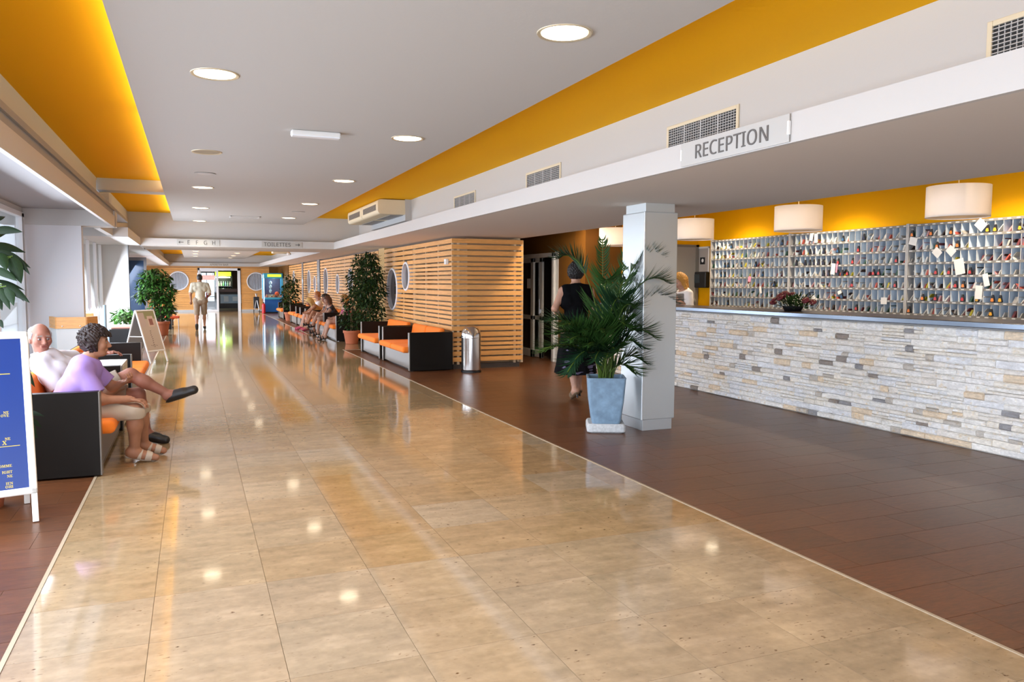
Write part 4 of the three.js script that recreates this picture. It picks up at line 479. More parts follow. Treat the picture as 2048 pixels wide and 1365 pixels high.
// leafy trees in clay pots: blobs = [x, y, z, rx, ry, rz, leaves]
function tree(name, label, p, pot, blobs, leaf, mats, seed, stems) {
  const t = thing(name, label, 'plant', p), r = RNG(seed);
  if (pot) { const [R, h, m] = pot; part('pot', lathe([[0, 0], [R * 0.72, 0], [R * 0.74, 0.01], [R * 0.95, h * 0.82], [R * 1.04, h * 0.82], [R * 1.04, h], [R * 0.94, h], [R * 0.92, h * 0.9], [0, h * 0.9]], 32), m || M.terracotta, t); part('soil', cyl(0, h * 0.86, h * 0.92, 0, R * 0.9), M.soil, t); }
  const y0 = pot ? pot[1] * 0.9 : 0;
  for (const b of (stems || blobs)) { const q = new V3(r.r(-0.04, 0.04), y0, r.r(-0.04, 0.04)); part('stem', tube([[q.x, q.y, q.z], [b[0] * 0.3 + r.r(-0.04, 0.04), (y0 + b[1]) / 2, b[2] * 0.3 + r.r(-0.04, 0.04)], [b[0], b[1], b[2]]], 0.012, 6), G.bark, t); }
  const gs = mats.map(() => []);
  for (const b of blobs) for (let i = 0; i < b[6] * 1.6; i++) { let x, y, z; do { x = r.r(-1, 1); y = r.r(-1, 1); z = r.r(-1, 1); } while (x * x + y * y + z * z > 1); const A = new V3(b[0] + x * b[3], b[1] + y * b[4], b[2] + z * b[5]); const L = leaf * r.r(0.65, 1.25), d = new V3(x + r.r(-0.8, 0.8), r.r(-1.1, 0.25), z + r.r(-0.8, 0.8)).normalize(), s = new V3().crossVectors(d, new V3(r.r(-0.4, 0.4), 1, r.r(-0.4, 0.4))).normalize(); gs[r.i(mats.length)].push(leafBlade(A, A.clone().addScaledVector(d, L), s, L * 0.48, 0.12, 0, 3)); }
  gs.forEach((g, i) => { if (g.length) part('foliage', g, mats[i], t).userData.kind = 'stuff'; }); return t; }
const FIC = [G.ficus, G.ficus2, G.ficus];
tree('weeping_fig', 'tall dark weeping fig in a terracotta pot between the sofas', [3.64, 0, -19.55], [0.205, 0.335], [[0, 0.62, 0, 0.33, 0.3, 0.33, 260], [0.05, 1.05, 0, 0.28, 0.35, 0.28, 260], [0.1, 1.55, 0.05, 0.24, 0.35, 0.24, 220], [0.2, 2.0, 0.1, 0.2, 0.25, 0.22, 130]], 0.095, FIC, 31);
tree('weeping_fig', 'broad dark weeping fig rising behind the orange-cushioned armchair', [3.74, 0, -17.75], [0.2, 0.33, M.black], [[0, 0.85, 0, 0.34, 0.35, 0.42, 420], [0.03, 1.3, 0, 0.34, 0.35, 0.46, 480], [0.02, 1.7, 0, 0.3, 0.32, 0.4, 380], [0.0, 2.05, 0, 0.2, 0.2, 0.28, 160], [-0.15, 1.4, -0.3, 0.2, 0.5, 0.25, 220]], 0.095, FIC, 32);
tree('weeping_fig', 'dark weeping fig beside the claw machine at the end of the sofas', [3.55, 0, -32.2], [0.22, 0.34], [[0, 0.75, 0, 0.4, 0.35, 0.45, 200], [0.05, 1.2, 0, 0.4, 0.35, 0.5, 230], [0.1, 1.6, 0, 0.3, 0.3, 0.4, 130]], 0.12, FIC, 33);
tree('umbrella_tree', 'bright green leafy tree in a clay pot by the windows', [-0.86, 0, -24.4], [0.22, 0.4], [[0.03, 0.8, 0, 0.34, 0.35, 0.34, 260], [0.0, 1.25, 0, 0.42, 0.32, 0.4, 340], [-0.12, 1.65, 0, 0.38, 0.28, 0.38, 300], [-0.5, 1.15, 0.1, 0.2, 0.18, 0.2, 60], [-0.35, 1.45, 0, 0.25, 0.25, 0.25, 110]], 0.14, [G.bright, G.bright2, G.ficus2], 34);
tree('ornamental_shrub', 'small glossy green shrub in a dark planter by the niche wall', [-1.36, 0, -18.6], [0.2, 0.58, M.black], [[0, 0.78, 0, 0.26, 0.2, 0.26, 150]], 0.12, [G.bright, G.ficus2, G.bright2], 35);
{ // large-leaved plant entering beside the blue board
  const Z = -6.12, bx = onZ(-60, 640, Z), t = thing('dracaena_plant', 'dark large-leaved plant behind the blue board by the window', 'plant', [bx.x, 0, Z]), r = RNG(3); const O = new V3(bx.x, 0, Z);
  part('pot', lathe([[0, 0], [0.14, 0], [0.19, 0.33], [0.2, 0.36], [0.17, 0.36], [0, 0.32]], 28), M.terracotta, t); part('trunk', tube([[0, 0.3, 0], [0.03, 0.8, 0.02], [0, 1.3, 0], [0.04, 1.9, 0]], 0.016, 7), G.bark, t);
  const q = (x, y) => [x / 4.264, 420 + y / 4.264], q2 = (x, y) => [x / 3.25, 640 + y / 3.25];
  const Lv = [[[-60, 175], [195, 190], 60], [[-70, 300], [220, 365], 62], [[-10, 345], [265, 500], 50], [[110, 395], [256, 555], 44], [[95, 405], [182, 632], 92], [[-60, 500], [150, 610], 58], [[-40, 600], [216, 690], 30], [[20, 635], [256, 795], 62], [[55, 650], [118, 822], 62], [[-20, 650], [88, 855], 60], [[100, 690], [206, 785], 24], [[-50, 90], [46, 58], 50], [[-10, 370], [60, 520], 70], [[-40, 740], [20, 860], 50], [[-60, 240], [60, 200], 40], [[-30, 940], [30, 1012], 40]].map(([a, b, w]) => [q(...a), q(...b), w / 4.264]).concat([[[100, 240], [228, 440], 44], [[140, 600], [292, 630], 26], [[150, 630], [272, 702], 36], [[180, 660], [215, 822], 60], [[110, 560], [200, 480], 36], [[130, 400], [215, 520], 40], [[150, 700], [250, 770], 40]].map(([a, b, w]) => [q2(...a), q2(...b), w / 3.25]));
  for (const [a, b, w] of Lv) { const dz = r.r(-0.12, 0.12), A = onZ(a[0], a[1], Z + dz * 0.4).sub(O), B = onZ(b[0], b[1], Z + dz).sub(O), d = B.clone().sub(A).normalize(), s = new V3().crossVectors(d, new V3(r.r(-0.3, 0.3), 0.25, 1)).normalize(); part('leaf', leafBlade(A, B, s, w / 1563 * 6.4, 0.14, 0.01, 8), r() < 0.6 ? G.deep : G.deep2, t); part('petiole', tube([[0.01, Math.max(0.5, A.y - 0.15), 0], [A.x * 0.5, A.y - 0.03, A.z * 0.5], [A.x, A.y, A.z]], 0.005, 5), G.palmStem, t); } }
// flowers on the desk
{ const t = thing('rose_bouquet', 'arrangement of dark red roses and white filler flowers on the reception desk', 'flowers', [6.93, 1.19, -7.72]), r = RNG(9); const red = mat(lin(0.13, 0.008, 0.015), 0.6), wht = mat(lin(0.6, 0.55, 0.35), 0.7);
  part('bowl', lathe([[0, 0], [0.1, 0], [0.13, 0.06], [0.12, 0.06], [0, 0.03]], 20), M.black, t); const lv = []; for (let i = 0; i < 170; i++) { const a = r() * 6.283, e = r(), A = new V3(Math.cos(a) * 0.14 * e, 0.05 + 0.1 * r(), Math.sin(a) * 0.22 * e), d = new V3(Math.cos(a) * r.r(0.3, 1), r.r(-0.2, 0.9), Math.sin(a) * r.r(0.4, 1.2)).normalize(); lv.push(leafBlade(A, A.clone().addScaledVector(d, r.r(0.08, 0.15)), new V3().crossVectors(d, new V3(0, 1, 0.1)).normalize(), 0.035, 0.1, 0, 3)); } part('foliage', lv, G.ficus2, t).userData.kind = 'stuff';
  const petal = [0, 1, 2].map(k => new THREE.TorusGeometry(0.012 + 0.011 * k, 0.011 + 0.002 * k, 6, 12).rotateX(Math.PI / 2).translate(0, 0.012 - 0.006 * k, 0)); const rose = merge([...petal.map(plain), plain(ball(0, 0.008, 0, 0.014))]);
  for (const [y, z, x] of [[0.1, -0.29, -0.06], [0.14, -0.22, -0.1], [0.19, -0.13, -0.1], [0.2, -0.03, -0.08], [0.17, -0.17, -0.02], [0.21, -0.08, 0.05], [0.14, 0.27, -0.05], [0.12, 0.31, 0.02], [0.16, -0.05, -0.16], [0.22, -0.2, 0.04]]) part('rose', moved(rose, x, y, z, r.r(-0.5, 0.5), 0, r.r(0.2, 0.8)), red, t);
  const fl = []; for (let i = 0; i < 160; i++) { const a = r() * 6.283, e = Math.sqrt(r()); fl.push(ball(Math.cos(a) * 0.16 * e, 0.08 + 0.17 * (1 - e * 0.5) * r(), 0.1 + Math.sin(a) * 0.26 * e, 0.006, 0.006, 0.006, 5, 4)); } part('filler_flowers', fl, wht, t).userData.kind = 'stuff'; }
{ const p = onX(1222, 600, 6.9), t = thing('flower_arrangement', 'green arrangement with one orange-red bloom at the far end of the desk', 'flowers', [6.9, 1.19, p.z + 0.2]), r = RNG(10); const lv = []; for (let i = 0; i < 120; i++) { const a = r() * 6.283, A = new V3(0, 0.05, 0), d = new V3(Math.cos(a), r.r(0.2, 1.4), Math.sin(a)).normalize(); lv.push(leafBlade(A, A.clone().addScaledVector(d, r.r(0.18, 0.4)), new V3().crossVectors(d, new V3(0.1, 1, 0)).normalize(), 0.05, 0.1, 0, 3)); } part('foliage', lv, G.ficus2, t).userData.kind = 'stuff'; part('bowl', lathe([[0, 0], [0.08, 0], [0.11, 0.08], [0.1, 0.08], [0, 0.03]], 20), M.black, t); part('bloom', ball(-0.1, 0.34, 0.02, 0.05, 0.045, 0.07), mat(lin(0.7, 0.07, 0.02), 0.4), t); const wf = []; for (let i = 0; i < 14; i++) wf.push(ball(r.r(-0.15, 0), r.r(0.25, 0.4), r.r(-0.4, -0.2), 0.02)); part('pale_blossoms', wf, mat(lin(0.7, 0.6, 0.5), 0.6), t); }

// ---------------------------------------------------------------- A-boards
function poster(w, h, fn) { const c = document.createElement('canvas'); c.width = 512; c.height = Math.round(512 * h / w); fn(c.getContext('2d'), c.width, c.height); const t = new THREE.CanvasTexture(c); t.colorSpace = THREE.SRGBColorSpace; return t; }
// local frame: faces +z, foot line through the origin, leaning back by 'lean'
function aBoard(label, p, turn, w, h, foot, lean, spread, tex, frameMat, fr) {
  const t = thing('a_board', label, 'sign', p, turn), T = (g, back) => { g = moved(g, 0, 0, 0, back ? lean : -lean, 0, 0); return moved(g, 0, 0, back ? -spread : 0); }; const H = h + foot;
  for (const back of [0, 1]) { const ff = (a, b, c, d) => { const g = new RoundedBoxGeometry(b - a, d - c, 0.03, 3, 0.012); g.translate((a + b) / 2, (c + d) / 2, 0); return T(plain(g), back); };
    part('frame', [ff(-w / 2, -w / 2 + fr, foot, H), ff(w / 2 - fr, w / 2, foot, H), ff(-w / 2, w / 2, foot, foot + fr), ff(-w / 2, w / 2, H - fr, H)], frameMat, t);
    const pg = new THREE.PlaneGeometry(w - 2 * fr + 0.01, h - 2 * fr + 0.01); pg.translate(0, foot + h / 2, back ? -0.006 : 0.006); if (!back) part('poster', T(pg, 0), mat(lin(1, 1, 1), 0.3, { map: tex }), t); part('panel', T(box(-w / 2 + fr, w / 2 - fr, foot + fr, H - fr, -0.004, 0.004), back), back ? M.grey : M.lightGrey, t);
    for (const s of [-1, 1]) part('leg', T(rbox(s * (w / 2 - 0.02) - 0.017, s * (w / 2 - 0.02) + 0.017, 0.004, foot + 0.02, -0.01, 0.01, 0.003), back), frameMat, t); }
  const yb = H * 0.48, zb = Math.tan(lean) * yb * 0.9; part('brace', [rod([w / 2 - 0.02, yb, -zb], [w / 2 - 0.02, yb, -spread + zb], 0.009), rod([-w / 2 + 0.02, yb, -zb], [-w / 2 + 0.02, yb, -spread + zb], 0.009)], frameMat, t); return t; }
{ const w = 0.6, h = 1.04; const tex = poster(w - 0.08, h - 0.08, (g, W, H) => { g.fillStyle = '#07327f'; g.fillRect(0, 0, W, H); g.fillStyle = '#e0c046'; const R = W - 88; g.fillRect(0, H * 0.235, W - 70, 5); g.fillRect(0, H * 0.712, W - 40, 4); g.textAlign = 'right'; g.font = 'bold 21px serif'; [['NE', 0.5], ['OVE', 0.52], ['NE', 0.672], ['OMME', 0.848], ['IGHT', 0.888], ['NE', 0.916], ['IEN', 0.962], ['OHI', 0.985]].forEach(([s, y]) => g.fillText(s, R, H * y)); g.font = 'bold 34px serif'; g.fillText('X', R - 20, H * 0.702); });
  const al = 0.26, right = new V3(Math.cos(al), 0, -Math.sin(al)), ft = new V3(-0.957, 0, -5.626), c = ft.clone().addScaledVector(right, -w / 2 + 0.02);
  aBoard('blue A-board with yellow lettering in a white rounded frame', [c.x, 0, c.z], al, w, h, 0.18, 0.2, 0.52, tex, mat(lin(0.85, 0.84, 0.8), 0.3), 0.045); }
{ const w = 0.5, h = 0.82; const tex = poster(w - 0.06, h - 0.06, (g, W, H) => { g.fillStyle = '#b9a99a'; g.fillRect(0, 0, W, H); g.fillStyle = '#8d8a62'; g.fillRect(0, 0, W, H * 0.2); g.fillStyle = '#b9a59c'; g.fillRect(0, H * 0.04, W * 0.36, H * 0.36); g.fillStyle = '#c9b0a0'; g.fillRect(W * 0.5, H * 0.13, W * 0.34, H * 0.27); g.fillStyle = '#8a5a50'; g.fillRect(W * 0.57, H * 0.2, W * 0.22, H * 0.16); g.fillStyle = '#574a44'; const r = RNG(2); for (let k = 0; k < 9; k++) g.fillRect(W * (0.42 + 0.05 * r()), H * (0.5 + k * 0.05), W * 0.06, H * 0.018); for (let k = 0; k < 5; k++) g.fillRect(W * (0.3 + 0.08 * k), H * (0.86 + 0.02 * r()), W * 0.04, H * 0.015); });
  aBoard('white framed A-board with a pale poster beside the green tree', [-0.62, 0, -16.12], 0.93, w, h, 0.22, 0.3, 0.62, tex, mat(lin(0.72, 0.7, 0.68), 0.35), 0.03); }
// ---------------------------------------------------------------- white desk with wooden rail, niche furniture
{ const t = thing('lectern_desk', 'faceted white desk with a wooden rail in front of the pier', 'desk', [-1.63, 0, -12.95]); const pts = [[-0.34, -0.3], [-0.2, 0.12], [0.18, 0.12], [0.29, -0.2]];
  for (let i = 0; i < 3; i++) { const [xa, za] = pts[i], [xb, zb] = pts[i + 1], L = Math.hypot(xb - xa, zb - za), a = -Math.atan2(zb - za, xb - xa); const at = g => moved(g, (xa + xb) / 2, 0, (za + zb) / 2, 0, a, 0); part('body_panel', at(rbox(-L / 2, L / 2, 0, 0.86, -0.02, 0.0, 0.003)), M.white, t); const rail = part('wood_rail', at(rbox(-L / 2, L / 2, 0.845, 1.01, -0.022, 0.012, 0.003)), WOOD, t); for (const s of [-0.3, 0.3]) part('stud', at(ball(s * L, 0.88, 0.014, 0.009, 0.009, 0.004)), M.steel, rail); }
  const q = thing('wooden_chair', 'small wooden chair with blue-grey back post in the niche', 'chair', [-1.55, 0, -15.0]); part('seat', rbox(-0.2, 0.2, 0.42, 0.45, -0.2, 0.2, 0.01), WOOD, q); part('backrest', rbox(-0.2, -0.05, 0.62, 0.98, -0.22, -0.2, 0.01), WOOD, q); for (const [x, z] of [[-0.18, -0.18], [0.18, -0.18], [-0.18, 0.18], [0.18, 0.18]]) part('leg', rod([x, 0, z], [x * 0.95, 0.42, z * 0.95], 0.015), M.steelB, q); part('post', rod([0.12, 0.44, -0.2], [0.12, 1.12, -0.22], 0.025), mat(lin(0.3, 0.42, 0.5), 0.4), q);
  const c = thing('side_cabinet', 'dark cabinet with a pale blue side beside the white framed A-board', 'cabinet', [-1.32, 0, -16.9]); part('body', rbox(-0.18, 0.22, 0, 0.62, -0.3, 0.3, 0.006), M.black, c); part('side_panel', rbox(-0.2, -0.175, 0, 0.62, -0.3, 0.31, 0.004), mat(lin(0.35, 0.47, 0.62), 0.35), c); part('cloth', cushionGeo(0.36, 0.06, 0.5).translate(0.02, 0.65, 0), mat(lin(0.7, 0.32, 0.25), 0.8), c); }
{ const t = thing('stacking_chair', 'chair with dark red seat and thin metal legs past the green tree', 'chair', [-0.62, 0, -26.2]); part('seat', cushionGeo(0.42, 0.07, 0.42).translate(0, 0.44, 0), CUSHION_RED, t); part('backrest', moved(cushionGeo(0.05, 0.34, 0.4), -0.21, 0.7, 0, 0, 0, 0.12), CUSHION, t); for (const [x, z] of [[-0.18, -0.18], [0.18, -0.18], [-0.18, 0.18], [0.18, 0.18]]) part('leg', rod([x, 0, z], [x, 0.42, z], 0.011), M.steelB, t); }
// ---------------------------------------------------------------- claw machine
{ const t = thing('claw_machine', 'blue lit claw machine with plush toys at the end of the corridor', 'arcade machine', [3.68, 0, -40.8]); const W = 0.44, D = 0.42, blue = mat(lin(0.01, 0.12, 0.4), 0.3), cyan = mat(lin(0.05, 0.4, 0.6), 0.3), r = RNG(14);
  part('cabinet', rbox(-W, W, 0.06, 0.72, -D, D, 0.02, 2), blue, t); part('control_deck', rbox(-W, W, 0.68, 0.78, D - 0.05, D + 0.18, 0.03, 2), cyan, t); part('joystick', [rod([0.1, 0.78, D + 0.08], [0.1, 0.88, D + 0.08], 0.012), ball(0.1, 0.89, D + 0.08, 0.025)], M.black, t); part('feet', box(-W + 0.04, W - 0.04, 0, 0.06, -D + 0.04, D - 0.04), M.black, t);
  for (const [x, z] of [[-W, -D], [W, -D], [W, D], [-W, D]]) part('corner_post', rbox(x - 0.03, x + 0.03, 0.7, 1.75, z - 0.03, z + 0.03, 0.006), cyan, t); part('light_strip', [rbox(-W - 0.035, -W + 0.01, 0.08, 1.9, D + 0.0, D + 0.04, 0.01)], mat(lin(0.8, 0.85, 1), 0.4, { emissive: lin(0.75, 0.8, 1), emissiveIntensity: 1.4 }), t); part('light_strip', rbox(-W - 0.035, -W, 0.7, 1.9, -D - 0.03, -D + 0.02, 0.01), mat(lin(0.8, 0.85, 1), 0.4, { emissive: lin(0.75, 0.8, 1), emissiveIntensity: 1.4 }), t);
  part('header', rbox(-W - 0.02, W + 0.02, 1.72, 1.98, -D, D + 0.05, 0.03, 2), cyan, t); part('header_light', rbox(-W + 0.16, W - 0.06, 1.79, 1.93, D + 0.05, D + 0.065, 0.004), mat(lin(0.6, 0.7, 0.05), 0.4, { emissive: lin(0.6, 0.75, 0.05), emissiveIntensity: 0.8 }), t); part('back_panel', box(-W, W, 0.72, 1.72, -D, -D + 0.02), mat(lin(0.01, 0.03, 0.09), 0.5), t); part('glass', [box(-W, W, 0.78, 1.72, D - 0.01, D - 0.004), box(-W + 0.004, -W + 0.01, 0.78, 1.72, -D, D)], M.glass, t);
  for (let i = 0; i < 9; i++) { const c = r.pick([[0.7, 0.5, 0.3], [0.75, 0.3, 0.2], [0.6, 0.55, 0.4], [0.35, 0.15, 0.06]]); part('plush_toy', [ball(-0.3 + 0.085 * i, 0.8, 0.15 + r.r(-0.1, 0.15), 0.075), ball(-0.3 + 0.085 * i, 0.88, 0.17, 0.05)], mat(lin(...c), 0.95), t); } part('plush_toy', ball(0.18, 0.96, 0.25, 0.11), mat(lin(0.85, 0.09, 0.02), 0.9), t, 'large red-orange plush ball'); part('prize_wheel', [0, 1, 2].map(k => ball(-0.12, 1.1 + k * 0.2, 0.2, 0.07, 0.1, 0.05)), mat(lin(0.5, 0.65, 0.7), 0.4), t);
  const l = new THREE.PointLight(lin(0.7, 0.85, 1), 1.1); l.position.set(3.72, 1.6, -40.6); scene.add(l);
  const e = thing('fire_extinguisher', 'red fire extinguisher standing beside the claw machine', 'extinguisher', [3.18, 0, -40.1]); part('cylinder', lathe([[0, 0], [0.08, 0], [0.085, 0.02], [0.085, 0.42], [0.06, 0.48], [0.02, 0.5], [0, 0.5]], 20), mat(lin(0.6, 0.02, 0.03), 0.3), e); part('valve', [box(-0.03, 0.03, 0.5, 0.56, -0.02, 0.02), rod([0, 0.54, 0], [0.08, 0.5, 0.02], 0.01)], M.black, e);
  const s = thing('folded_pushchair', 'dark folded pushchair parked against the end wall', 'pushchair', [2.95, 0, -41.6]); part('frame', [rod([-0.1, 0.12, 0.15], [0.05, 0.95, -0.1], 0.02), rod([0.12, 0.12, 0.15], [-0.02, 0.95, -0.1], 0.02)], M.steelB, s); part('seat', rbox(-0.14, 0.14, 0.2, 0.8, -0.1, 0.02, 0.03, 2), M.black, s); for (const x of [-0.14, 0.14]) part('wheel', moved(cyl(0, -0.015, 0.015, 0, 0.08), x, 0.08, 0.15, 0, 0, Math.PI / 2), M.black, s); }
// ---------------------------------------------------------------- people: smooth fields over a posed skeleton, meshed with surface nets
const v = (x, y, z) => [x, y, z], add3 = (a, b, k = 1) => [a[0] + b[0] * k, a[1] + b[1] * k, a[2] + b[2] * k], sub3 = (a, b) => [a[0] - b[0], a[1] - b[1], a[2] - b[2]], dot3 = (a, b) => a[0] * b[0] + a[1] * b[1] + a[2] * b[2], len3 = a => Math.hypot(...a), nrm3 = a => { const l = len3(a) || 1; return [a[0] / l, a[1] / l, a[2] / l]; }, crs3 = (a, b) => [a[1] * b[2] - a[2] * b[1], a[2] * b[0] - a[0] * b[2], a[0] * b[1] - a[1] * b[0]], mix3 = (a, b, t) => [a[0] + (b[0] - a[0]) * t, a[1] + (b[1] - a[1]) * t, a[2] + (b[2] - a[2]) * t];
function smin(a, b, k) { const h = Math.max(k - Math.abs(a - b), 0) / k; return Math.min(a, b) - h * h * k * 0.25; }
function cap(a, b, ra, rb = ra) { const d = sub3(b, a), L2 = dot3(d, d) || 1e-9; const f = (x, y, z) => { const px = x - a[0], py = y - a[1], pz = z - a[2]; let t = (px * d[0] + py * d[1] + pz * d[2]) / L2; t = t < 0 ? 0 : t > 1 ? 1 : t; const qx = px - d[0] * t, qy = py - d[1] * t, qz = pz - d[2] * t; return Math.sqrt(qx * qx + qy * qy + qz * qz) - (ra + (rb - ra) * t); };
  const R = Math.max(ra, rb); f.lo = [0, 1, 2].map(i => Math.min(a[i], b[i]) - R); f.hi = [0, 1, 2].map(i => Math.max(a[i], b[i]) + R); return f; }
function cut(f, p, n) { const g = (x, y, z) => Math.max(f(x, y, z), (x - p[0]) * n[0] + (y - p[1]) * n[1] + (z - p[2]) * n[2]); g.lo = f.lo; g.hi = f.hi; return g; }
function union(list, k) { const f = (x, y, z) => { let d = list[0](x, y, z); for (let i = 1; i < list.length; i++) d = smin(d, list[i](x, y, z), k); return d; }; f.lo = [0, 1, 2].map(i => Math.min(...list.map(l => l.lo[i]))); f.hi = [0, 1, 2].map(i => Math.max(...list.map(l => l.hi[i]))); return f; }
function ell(c, r) { return (x, y, z) => { const a = (x - c[0]) / r[0], b = (y - c[1]) / r[1], d = (z - c[2]) / r[2], k0 = Math.sqrt(a * a + b * b + d * d), e = a / r[0], g = b / r[1], h = d / r[2], k1 = Math.sqrt(e * e + g * g + h * h); return k1 < 1e-9 ? -Math.min(...r) : k0 * (k0 - 1) / k1; }; }
function surf(f, lo, hi, cell, colour) {
  lo = lo.map(a => a - 2 * cell); hi = hi.map(a => a + 2 * cell); const n = [0, 1, 2].map(i => Math.ceil((hi[i] - lo[i]) / cell) + 1), [nx, ny, nz] = n, F = new Float32Array(nx * ny * nz), B = 4, reach = B * cell * 0.9 * 1.35;
  for (let bz = 0; bz < nz; bz += B) for (let by = 0; by < ny; by += B) for (let bx = 0; bx < nx; bx += B) { const d = f(lo[0] + (bx + B / 2) * cell, lo[1] + (by + B / 2) * cell, lo[2] + (bz + B / 2) * cell), full = Math.abs(d) < reach;
    for (let k = bz; k < Math.min(bz + B, nz); k++) for (let j = by; j < Math.min(by + B, ny); j++) for (let i = bx; i < Math.min(bx + B, nx); i++) F[(k * ny + j) * nx + i] = full ? f(lo[0] + i * cell, lo[1] + j * cell, lo[2] + k * cell) : d; }
  const id = new Int32Array(nx * ny * nz).fill(-1), P = [], I = []; const at = (i, j, k) => (k * ny + j) * nx + i;
  for (let k = 0; k < nz - 1; k++) for (let j = 0; j < ny - 1; j++) for (let i = 0; i < nx - 1; i++) { let m = 0, sx = 0, sy = 0, sz = 0, c = 0; const q = []; for (let s = 0; s < 8; s++) { const w = F[at(i + (s & 1), j + (s >> 1 & 1), k + (s >> 2))]; q.push(w); if (w < 0) m |= 1 << s; } if (m === 0 || m === 255) continue;
    for (let s = 0; s < 8; s++) for (const bit of [1, 2, 4]) { const t = s | bit; if (t === s || (q[s] < 0) === (q[t] < 0)) continue; const u = q[s] / (q[s] - q[t]); sx += (s & 1) + (bit === 1 ? u : 0); sy += (s >> 1 & 1) + (bit === 2 ? u : 0); sz += (s >> 2) + (bit === 4 ? u : 0); c++; }
    id[at(i, j, k)] = P.length / 3; P.push(lo[0] + (i + sx / c) * cell, lo[1] + (j + sy / c) * cell, lo[2] + (k + sz / c) * cell); }
  const quad = (a, b, c, d, flip) => { if (a < 0 || b < 0 || c < 0 || d < 0) return; flip ? I.push(a, c, b, a, d, c) : I.push(a, b, c, a, c, d); };
  for (let k = 1; k < nz - 1; k++) for (let j = 1; j < ny - 1; j++) for (let i = 1; i < nx - 1; i++) { const a = F[at(i, j, k)] < 0; if (a !== F[at(i + 1, j, k)] < 0) quad(id[at(i, j - 1, k - 1)], id[at(i, j, k - 1)], id[at(i, j, k)], id[at(i, j - 1, k)], !a); if (a !== F[at(i, j + 1, k)] < 0) quad(id[at(i - 1, j, k - 1)], id[at(i - 1, j, k)], id[at(i, j, k)], id[at(i, j, k - 1)], !a); if (a !== F[at(i, j, k + 1)] < 0) quad(id[at(i - 1, j - 1, k)], id[at(i, j - 1, k)], id[at(i, j, k)], id[at(i - 1, j, k)], !a); }
  const N = new Float32Array(P.length), C = colour ? new Float32Array(P.length) : null, e = cell * 0.6; for (let i = 0; i < P.length; i += 3) { const x = P[i], y = P[i + 1], z = P[i + 2]; let a = f(x + e, y, z) - f(x - e, y, z), b = f(x, y + e, z) - f(x, y - e, z), c = f(x, y, z + e) - f(x, y, z - e); const l = Math.hypot(a, b, c) || 1; N[i] = a / l; N[i + 1] = b / l; N[i + 2] = c / l; if (C) { const q = colour(x, y, z); C[i] = q[0]; C[i + 1] = q[1]; C[i + 2] = q[2]; } }
  const g = new THREE.BufferGeometry(); g.setAttribute('position', new THREE.Float32BufferAttribute(P, 3)); g.setAttribute('normal', new THREE.BufferAttribute(N, 3)); g.setAttribute('uv', new THREE.BufferAttribute(new Float32Array(P.length / 3 * 2), 2)); if (C) g.setAttribute('color', new THREE.BufferAttribute(C, 3)); g.setIndex(I); return g; }
const cloth = (c, r = 0.85) => mat(lin(...c), r, { sheen: 0.2, bumpMap: null });
const wr3 = (x, y, z, s) => Math.sin(x * 41 + s + 9 * y) * Math.sin(y * 33 + 11 * z) * Math.sin(z * 37 + s * 2 + 7 * x);
